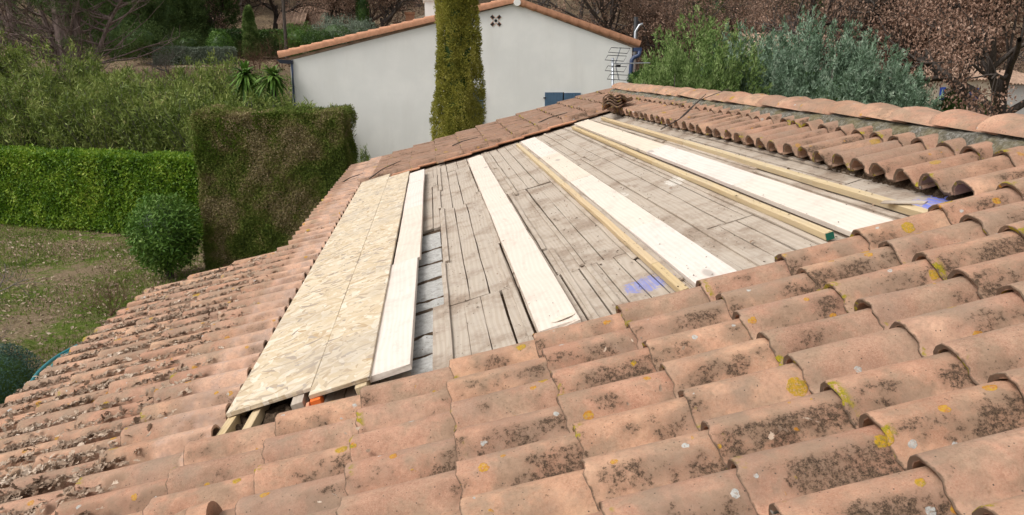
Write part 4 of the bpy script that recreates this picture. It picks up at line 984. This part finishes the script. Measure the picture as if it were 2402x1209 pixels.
cyp=[(1640,92,20.0,'green',.86,'bright green feathery cypress, leftmost of the row behind the ridge'),(1585,140,18.6,'green',.5,'low green shoulder cypress at the left end behind the ridge tiles'),(1712,112,22.5,'green',.95,'green feathery cypress second from the left, partly behind a blue one'),(1772,104,20.5,'blue',.80,'blue-green cypress next to the green ones behind the ridge'),(1898,74,21.5,'blue',.72,'tallest pointed blue-green cypress in the middle of the row'),(1835,112,23.5,'blue',.9,'pale blue-green cypress behind the tallest one'),(1960,98,20.5,'blue',.85,'rounded blue-green cypress just right of the tallest one'),(2035,122,21.0,'blue',.85,'broad blue-green cypress near the right end of the row'),(2085,185,20.0,'blue',.62,'low spreading blue-green cypress at the far right of the row')]
for i,(px,py,Y,kd,s,lab) in enumerate(cyp):
    p=at(px,py,Y); z0=float(hgt(p[0],Y)); hh=(p[2]-z0)/4.4
    place('feathery_cypress',[FG if kd=='green' else FB[i%3],FI,FT],('foliage','inner_branches','trunk'),p[0],Y,z0,(s,s,hh),i*1.1,lab,'cypress tree','feathery cypresses behind the ridge')
# ---- deciduous oaks
def branchtree(seed,H,r0,levels=4,spread=.9,leafn=0,leafs=.09,mat='bark',nb=(5,4,4,4),trunkf=.35,leafmat=None,zbias=.35,clus=14,nside=6,clr=.16,gnarl=.12):
    r=np.random.default_rng(seed); mb=MB(); ends=[]
    def br(p,d,L,rad,lv):
        m=6; P=[np.array(p)]; dd=np.array(d,float)
        for i in range(m):
            dd=nz(dd+r.normal(0,gnarl,3)+np.array([0,0,.03])); P.append(P[-1]+dd*L/m)
        P=np.array(P); mb.tube(P,np.linspace(rad,rad*.55,m+1),nside if lv<2 else 4 if lv<3 else 3,cap=False)
        if lv>=levels: ends.extend([P[3],P[5],P[6]]); return
        if lv>=levels-1: ends.extend([P[4]])
        k=nb[lv]
        for i in range(k):
            t=r.uniform(.35,1.0) if lv>0 else r.uniform(.6 if levels>3 else .3,1.0); q=P[int(t*m)]
            an=r.random()*2*PI; a=np.cross(dd,[math.cos(an),math.sin(an),.3]); nd=nz(dd*r.uniform(.35,.8)+nz(a)*spread+np.array([0,0,zbias*.5]))
            br(q,nd,L*r.uniform(.55,.8) if lv>0 else H*.34*r.uniform(.8,1.2),rad*r.uniform(.38,.58),lv+1)
    br((0,0,-.1),(r.normal(0,.08),r.normal(0,.08),1),H*trunkf,r0,0)
    tm=mb.mesh('trunk',M[mat],True)
    if not leafmat: return [tm]
    E=np.array(ends); n=len(E)*clus; P=np.repeat(E,clus,0)+r.normal(0,clr*H/8,(n,3)); P+=0
    lm=leafmesh('foliage',P,rdir(n),rdir(n),leafs*r.uniform(.6,1.3,n),leafs*.62,M[leafmat],.3)
    return [tm,lm]
OK=[branchtree(s,8.5,.24,4,.95,leafmat='brown',clus=12,leafs=.105) for s in (11,12,13)]
BR=[branchtree(s,9,.16,4,.8,nb=(5,4,4,3)) for s in (31,32)]
TN=('trunk','foliage')
BIG=branchtree(99,8.2,.46,4,1.0,leafmat='brown',clus=9,leafs=.10,nb=(7,4,4,4),trunkf=.33,gnarl=.2)
RUS=branchtree(123,8.5,.26,4,.95,leafmat='russet',clus=20,leafs=.10)
near_oaks=[(2330,300,27,(1.15,1.15,1.5),0,'dense oak with rusty dead leaves at the right edge'),(2078,260,31,(1.1,1.1,1.5),1,'large dark-limbed oak forking above the blue cypresses'),(2170,280,56,1.1,2,'brown-leaved oak rising behind the shuttered cottage'),(1640,170,44,1.25,1,'broad brown oak behind the leftmost feathery cypress'),(1780,170,50,1.2,2,'tangled brown oak above the middle of the cypress row'),(1530,180,47,1.1,0,'brown oak beyond the pole at the white house corner'),(1400,170,46,1.15,2,'brown oak rising over the right slope of the white gable'),(1960,190,52,1.2,0,'brown oak behind the tallest blue cypress'),
 (760,100,48,.85,1,'oak with russet leaves before the pink house'),(850,100,52,.9,0,'brown oak left of the long garden wall'),(905,95,47,.75,2,'small brown oak in front of the long garden wall'),(530,60,56,.95,2,'russet oak beyond the clipped dome bush'),(640,60,58,.95,0,'russet oak left of the pink house')]
for i,(px,py,Y,s,k,lab) in enumerate(near_oaks):
    p=at(px,py,Y); z0=float(hgt(p[0],Y)); place('oak_tree',RUS if i==0 else BIG if i==1 else OK[k],TN,p[0],Y,z0,s,i*2.1,lab,'oak tree','brown winter oaks around the houses')
# hillside wood
cnt=0
for row,Y in enumerate((62,68,75,83,92,102,114,128)):
    n=int(13+row*1.2)
    for i in range(n):
        px=-150+(2700)*(i+random.uniform(.1,.9))/n; y=Y+random.uniform(-3,3); b=at(px,100,y)
        if 600<px<1010 and Y<66: continue
        x=b[0]; z0=float(hgt(x,y)); s=random.uniform(.95,1.4); q=random.random()
        ms=OK[random.randrange(3)] if q<.45 else BR[random.randrange(2)]
        place('hillside_oak',ms,TN,x,y,z0-.2,s,random.random()*6,'brown winter tree in the wood covering the hillside','tree','winter trees on the wooded hillside'); cnt+=1
print('hill trees',cnt)
# evergreen bushes on the hill
EB=feather_mesh(77,5.5,2.4,M['pine'],1000,5,.16,.03)
for i,(px,py,Y,s) in enumerate([(355,40,50,1.15),(300,70,46,.9),(430,60,55,1.25),(500,-10,70,1.3),(250,30,60,1.3),(1680,20,75,1.1),(1860,30,70,1.1),(1100,10,80,1.),(1500,-20,95,1.3),(2060,10,66,1.),(1340,10,80,.9)]):
    p=at(px,py,Y); z0=float(hgt(p[0],Y)); place('evergreen_tree',[EB,FI,FT],('foliage','inner_branches','trunk'),p[0],Y,z0-.3,(s,s,s*1.1),i,'dark evergreen among the brown trees of the hillside','tree','evergreens on the hillside')
# small pointed cypress, dome bush, grey hedge, terrace
p=at(585,60,46); columnar('pointed_cypress',p[0],46,.38,float(at(585,20,46)[2]-hgt(p[0],46)),M['midgreen'],900,'small narrow bright green cypress on the upper terrace',clump=.16,z0=float(hgt(p[0],46)),leafL=.09,leafW=.035,taper=.8)
p=at(516,105,43); ball('dome_bush',(p[0],43,p[2]-.2),.66,.95,M['laurel_dark'],3600,.08,.04,'dome-shaped clipped dark green bush on the upper terrace','bush')
A=at(362,150,41.5);A[2]=hgt(A[0],41.5);B=at(545,150,41.5);B[2]=hgt(B[0],41.5)
clipped_box('grey_hedge',A,B,1.0,.85,.02,M['lavender'],.12,.04,1500,'low silvery grey-green hedge on the upper terrace','hedge')
A=at(490,100,47);A[2]=hgt(A[0],47);B=at(700,100,47);B[2]=hgt(B[0],47)
clipped_box('dark_hedge',A,B,1.0,1.5,.02,M['ivy'],.12,.06,500,'dark green hedge behind the dome bush','hedge')
for i,(px,py,Y,r,m,lab) in enumerate([(700,95,45,1.1,'laurel_dark','rounded green shrub left of the pink house'),(790,85,43,1.3,'lavender','silvery shrub above the white house verge'),(845,80,44,.9,'lavender','second silvery shrub above the white house verge'),(745,100,42,.8,'ivy','dark green shrub above the white house verge'),(440,110,44,1.0,'pine','dark bush left of the clipped dome'),(330,95,42,1.2,'pine','dark bush right of the big pine trunk')]):
    p=at(px,py,Y); ball('garden_shrub',(p[0],Y,max(p[2],float(hgt(p[0],Y))+r*.5)),r,r*.8,M[m],4200,.12,.035,lab,'shrub',ups=.5,lumpy=.13,thick=.45)
# ---- big pine at top left: several trunks
def pine(px,Y,trunks,label,seed,leaf=True):
    r=np.random.default_rng(seed); p=at(px,150,Y); z0=float(hgt(p[0],Y)); e=empty('pine_tree',(p[0],Y,z0),label,'pine tree'); mb=MB(); Ps=[];Ds=[]
    for (dx,dz,rad) in trunks:
        t=np.linspace(0,1,9); H=9.; P=np.stack([dx*t**1.1*H*.12*3,r.normal(0,.1,9)+.3*dx*t,H*t*dz],-1)
        mb.tube(P,np.linspace(rad,rad*.4,9),8)
        for k in range(44):
            f=r.uniform(.06,1); q=np.array([np.interp(f,t,P[:,c]) for c in range(3)]); an=r.random()*2*PI; d=nz([math.cos(an),math.sin(an)*.8,r.uniform(.05,.6)])
            L=r.uniform(1.4,3.8); m=8; B=[q]
            for i in range(m): d=nz(d+r.normal(0,.10,3)+np.array([0,0,.05])); B.append(B[-1]+d*L/m)
            B=np.array(B); mb.tube(B,np.linspace(.045,.008,m+1),4,cap=False)
            for s in range(7):
                j=r.integers(2,m+1); dd=nz(d+r.normal(0,.6,3)); l=r.uniform(.3,.8); T=np.array([B[j],B[j]+dd*l*.5,B[j]+dd*l+[0,0,.08]]); mb.tube(T,[.012,.008,.004],3,cap=False)
                if f>.33 or r.random()<.14:
                    n=40; Ps.append(T[2]+r.normal(0,.09,(n,3))); Ds.append(nz(r.normal(0,.7,(n,3))+[0,0,.5]))
    mb.build('trunk',M['pinebark'],e)
    P=np.concatenate(Ps);D=np.concatenate(Ds);n=len(P); ob('foliage',leafmesh('foliage',P,D,rng.normal(0,1,(n,3)),.17,.018,M['pine'],.0),e)
pine(165,34.0,[(-.12,1.0,.42),(.32,.95,.2),(-.62,.9,.13),(.9,.6,.11)],'large many-stemmed pine with pinkish bark at the top left',5)
pine(45,36,[(.05,1,.26),(-.5,.9,.12)],'smaller dark pine at the top left corner',6)
# ---- bare shrubs
BS=[branchtree(s,2.2,.03,4,.75,mat='greybark',nb=(7,4,4,3),trunkf=.25,gnarl=.22) for s in (51,52)]; BT=[branchtree(s,1.7,.014,4,.6,mat='redtwig',nb=(9,5,4,3),trunkf=.10,gnarl=.16) for s in (61,62)]
for i,(px,py,Y,ms,s,lab) in enumerate([(-60,760,12.5,BS[0],(1.15,1.15,1.25),'bare pale-barked shrub reaching in at the left edge of the lawn'),(265,760,14.6,BT[0],(.9,.9,.95),'bare brown twiggy shrub just beyond the front eave'),(480,190,30,BT[1],(1.5,1.5,1.5),'bare reddish twiggy shrub behind the oleanders'),(560,160,33,BT[0],(1.6,1.6,1.6),'bare brown shrub left of the spiky plants'),(610,130,36,BT[1],(1.7,1.7,1.9),'bare thicket of brown twigs near the house corner'),(400,150,36,BS[1],(1.3,1.3,1.2),'bare grey shrub below the silvery hedge'),(660,120,38,BT[0],(1.7,1.7,2.),'bare brown shrub above the house gutter')]+[(px_,140,y_,BT[k_%2],(s_,s_,s_),'bare brown shrub of the thicket on the terrace, %s from the left'%ORD[k_]) for k_,(px_,y_,s_) in enumerate([(355,33,1.3),(425,35,1.5),(460,32,1.4),(505,35,1.6),(535,33,1.5),(590,32,1.7),(625,34,1.8),(650,31,1.6)])]):
    p=at(px,py,Y); z0=float(hgt(p[0],Y)); place('bare_shrub',ms,TN,p[0],Y,z0,s,i*1.7,lab,'shrub')
# ivy at the foot of right oaks + bushes by cottage
for i,(px,py,Y,r,rz,lab) in enumerate([(2238,250,30,.6,.85,'ivy clump in front of the cottage between its blue shutters'),(2110,240,29,.9,1.0,'dark ivy clump at the foot of the forked oak'),(2320,262,32,.8,.45,'low green bush below the cottage wall'),(1520,190,24,.6,.35,'low green bush right of the white house corner'),(850,30,46,.35,1.4,'ivy-covered trunk above the white house verge')]):
    p=at(px,py,Y); ball('ivy_clump',(p[0],Y,p[2]),r,rz,M['ivy'],2600,.09,.05,lab,'bush')
# ---- distant houses
def cottage(name,px0,px1,pyb,pyt,Y,dep,mat,label,roofh=.9,over=.3,axis='x'):
    a=at(px0,pyb,Y);b=at(px1,pyt,Y); e=empty(name,((a[0]+b[0])/2,Y,a[2]),label,'house'); E=np.array(e.location)
    z0=min(a[2],float(hgt(a[0],Y)))-1; MB().box((a[0],Y,z0),(b[0],Y+dep,b[2])).build('wall',mat,e,-E)
    # hipless roof: ridge parallel to x, ribbed
    n=int((b[0]-a[0]+2*over)/.12); xs=np.linspace(a[0]-over,b[0]+over,n); z=.05*np.cos(np.arange(n)*PI)
    V=[(x,Y-over,b[2]-.05+q) for x,q in zip(xs,z)]+[(x,Y+dep/2,b[2]+roofh+q) for x,q in zip(xs,z)]+[(x,Y+dep+over,b[2]-.05+q) for x,q in zip(xs,z)]
    MB().add(V,[[k*n+i,k*n+i+1,(k+1)*n+i+1,(k+1)*n+i] for k in range(2) for i in range(n-1)]).build('roof',M['oldroof'],e,-E)
    for xx in (a[0]+.01,b[0]-.16): 
        V=[(xx,Y+.01,b[2]-.06),(xx,Y+dep-.01,b[2]-.06),(xx,Y+dep/2,b[2]+roofh-.04),(xx+.15,Y+.01,b[2]-.06),(xx+.15,Y+dep-.01,b[2]-.06),(xx+.15,Y+dep/2,b[2]+roofh-.04)]
        MB().add(V,[[0,1,4,3],[1,2,5,4],[2,0,3,5]],[[0,2,1],[3,4,5]]).build('gable',mat,e,-E)
    return e,E,a,b
e,E,a,b=cottage('pink_house',700,842,98,58,58,7,M['pinkwall'],'pinkish house with ribbed clay roof among the oaks',1.5)
e,E,a,b=cottage('pink_annex',676,722,60,28,62,4,M['stucco'],'small pale upper block with clay roof beside the pink house',.4)
e,E,a,b=cottage('porch',664,705,100,55,56,3,M['cream'],'low lean-to with grey ribbed roof left of the pink house',.8)
e,E,a,b=cottage('shutter_cottage',2140,2345,330,185,50,8,M['cream'],'cream cottage with bright blue shutters seen through the oaks at right',1.2)
for x0,x1,y0,y1 in ((2275,2289,207,248),(2205,2214,205,235)):
    p=at(x0,y0,50);q=at(x1,y1,50); MB().box((p[0],49.93,q[2]),(q[0],49.99,p[2])).build('shutter',M['vivid'],e,-E)
p=at(2336,200,50); MB().tube([(p[0],49.9,p[2]),(p[0],49.9,0)],.05,6).build('downpipe',M['whitep'],e,-E)
e,E,a,b=cottage('grey_wing',2346,2460,330,195,49,8,M['concrete'],'grey rendered wing at the right edge beside the cream cottage',.8)
e,E,a,b=cottage('roof_among_trees',1795,1990,180,118,40,7,M['cream'],'pale clay roofed house hidden behind the blue cypresses',1.0)
e,E,a,b=cottage('low_outbuilding',1500,1545,230,186,30,3,M['pinkwall'],'low clay roofed outbuilding just right of the white house',.25)
# long garden wall
a=at(862,78,50);b=at(1000,25,50)
mb=MB(); V=[(a[0],50,a[2]-2.5),(b[0]+2,50,b[2]-2.5),(b[0]+2,50,b[2]+.4),(a[0],50,a[2]),(a[0],50.3,a[2]-2.5),(b[0]+2,50.3,b[2]-2.5),(b[0]+2,50.3,b[2]+.4),(a[0],50.3,a[2])]
A0=np.array([a[0],50,a[2]-2]); o=mb.add(np.array(V)-A0,[[0,1,2,3],[5,4,7,6],[3,2,6,7],[0,4,5,1],[1,5,6,2],[4,0,3,7]]).build('garden_wall',M['cream'],None,Vector(A0)); tag(o,'long beige garden wall climbing behind the white house','wall')
p=at(962,50,48); o=MB().box((-.25,-.25,-.9),(.25,.25,.35)).box((-.3,-.3,.36),(.3,.3,.5)).build('terracotta_pot',M['newtile'],None,Vector(p)); tag(o,'square terracotta pot in front of the garden wall','pot')
# terrace wall
a=at(400,160,39.5);b=at(560,160,39.5)
o=MB().box((0,0,-.45),(b[0]-a[0],.3,.0)).build('terrace_wall',M['cream'],None,Vector((a[0],39.5,a[2]+.1))); tag(o,'low tan retaining wall below the silvery hedge','wall')
p=at(668,60,44); o=MB().tube([(0,0,0),(0,0,8)],.09,7).build('wooden_pole',M['bark'],None,Vector((p[0],44,float(hgt(p[0],44))))); tag(o,'thin wooden utility pole left of the pink house','pole')
# ---- lawn litter and grass
n=11000; x=rng.uniform(-15,-4.5,n); y=rng.uniform(9,25,n); m=(np.sin(x*1.3+y*.7)*np.sin(y*1.1-x*.4)+rng.random(n)*1.6)>.55; x=x[m];y=y[m];n=len(x)
P=np.stack([x,y,hgt(x,y)+.015+rng.random(n)*.02],-1); V,F=leafgeo(P,rng.normal(0,1,(n,3))*[1,1,.3],nz(rng.normal(0,.5,(n,3))+[0,0,1]),rng.uniform(.05,.12,n),rng.uniform(.03,.06,n),.3)
tag(ob('lawn_leaves',mkmesh('lawn_leaves',V,F,M['litter'])),'fallen brown oak leaves scattered over the lawn','leaves',kind='stuff')
n=75000; x=rng.uniform(-15,-4.0,n); y=rng.uniform(9,25,n); m=(np.sin(x*1.1-y*.5+1)*np.sin(y*.9+x*.6)+rng.random(n)*1.4)>.45; x=x[m];y=y[m];n=len(x)
P=np.stack([x,y,hgt(x,y)],-1); V,F=leafgeo(P,rng.normal(0,.45,(n,3))+[0,0,1],rng.normal(0,1,(n,3)),rng.uniform(.04,.13,n),.016,.1)
tag(ob('grass',mkmesh('grass',V,F,M['drygrass'])),'patchy short green grass of the lawn','grass',kind='stuff')
n=40000; px=rng.uniform(-100,2500,n); y=rng.uniform(38,110,n); r_=np.array([0.]); x=(px-1008)/1800*y; P=np.stack([x,y,hgt(x,y)+.02],-1)
V,F=leafgeo(P,rng.normal(0,1,(n,3))*[1,1,.5],nz(rng.normal(0,.5,(n,3))+[0,0,1]),rng.uniform(.07,.18,n),.08,.3)
tag(ob('forest_litter',mkmesh('forest_litter',V,F,M['brown'])),'brown leaf litter covering the wooded slope','leaves',kind='stuff')
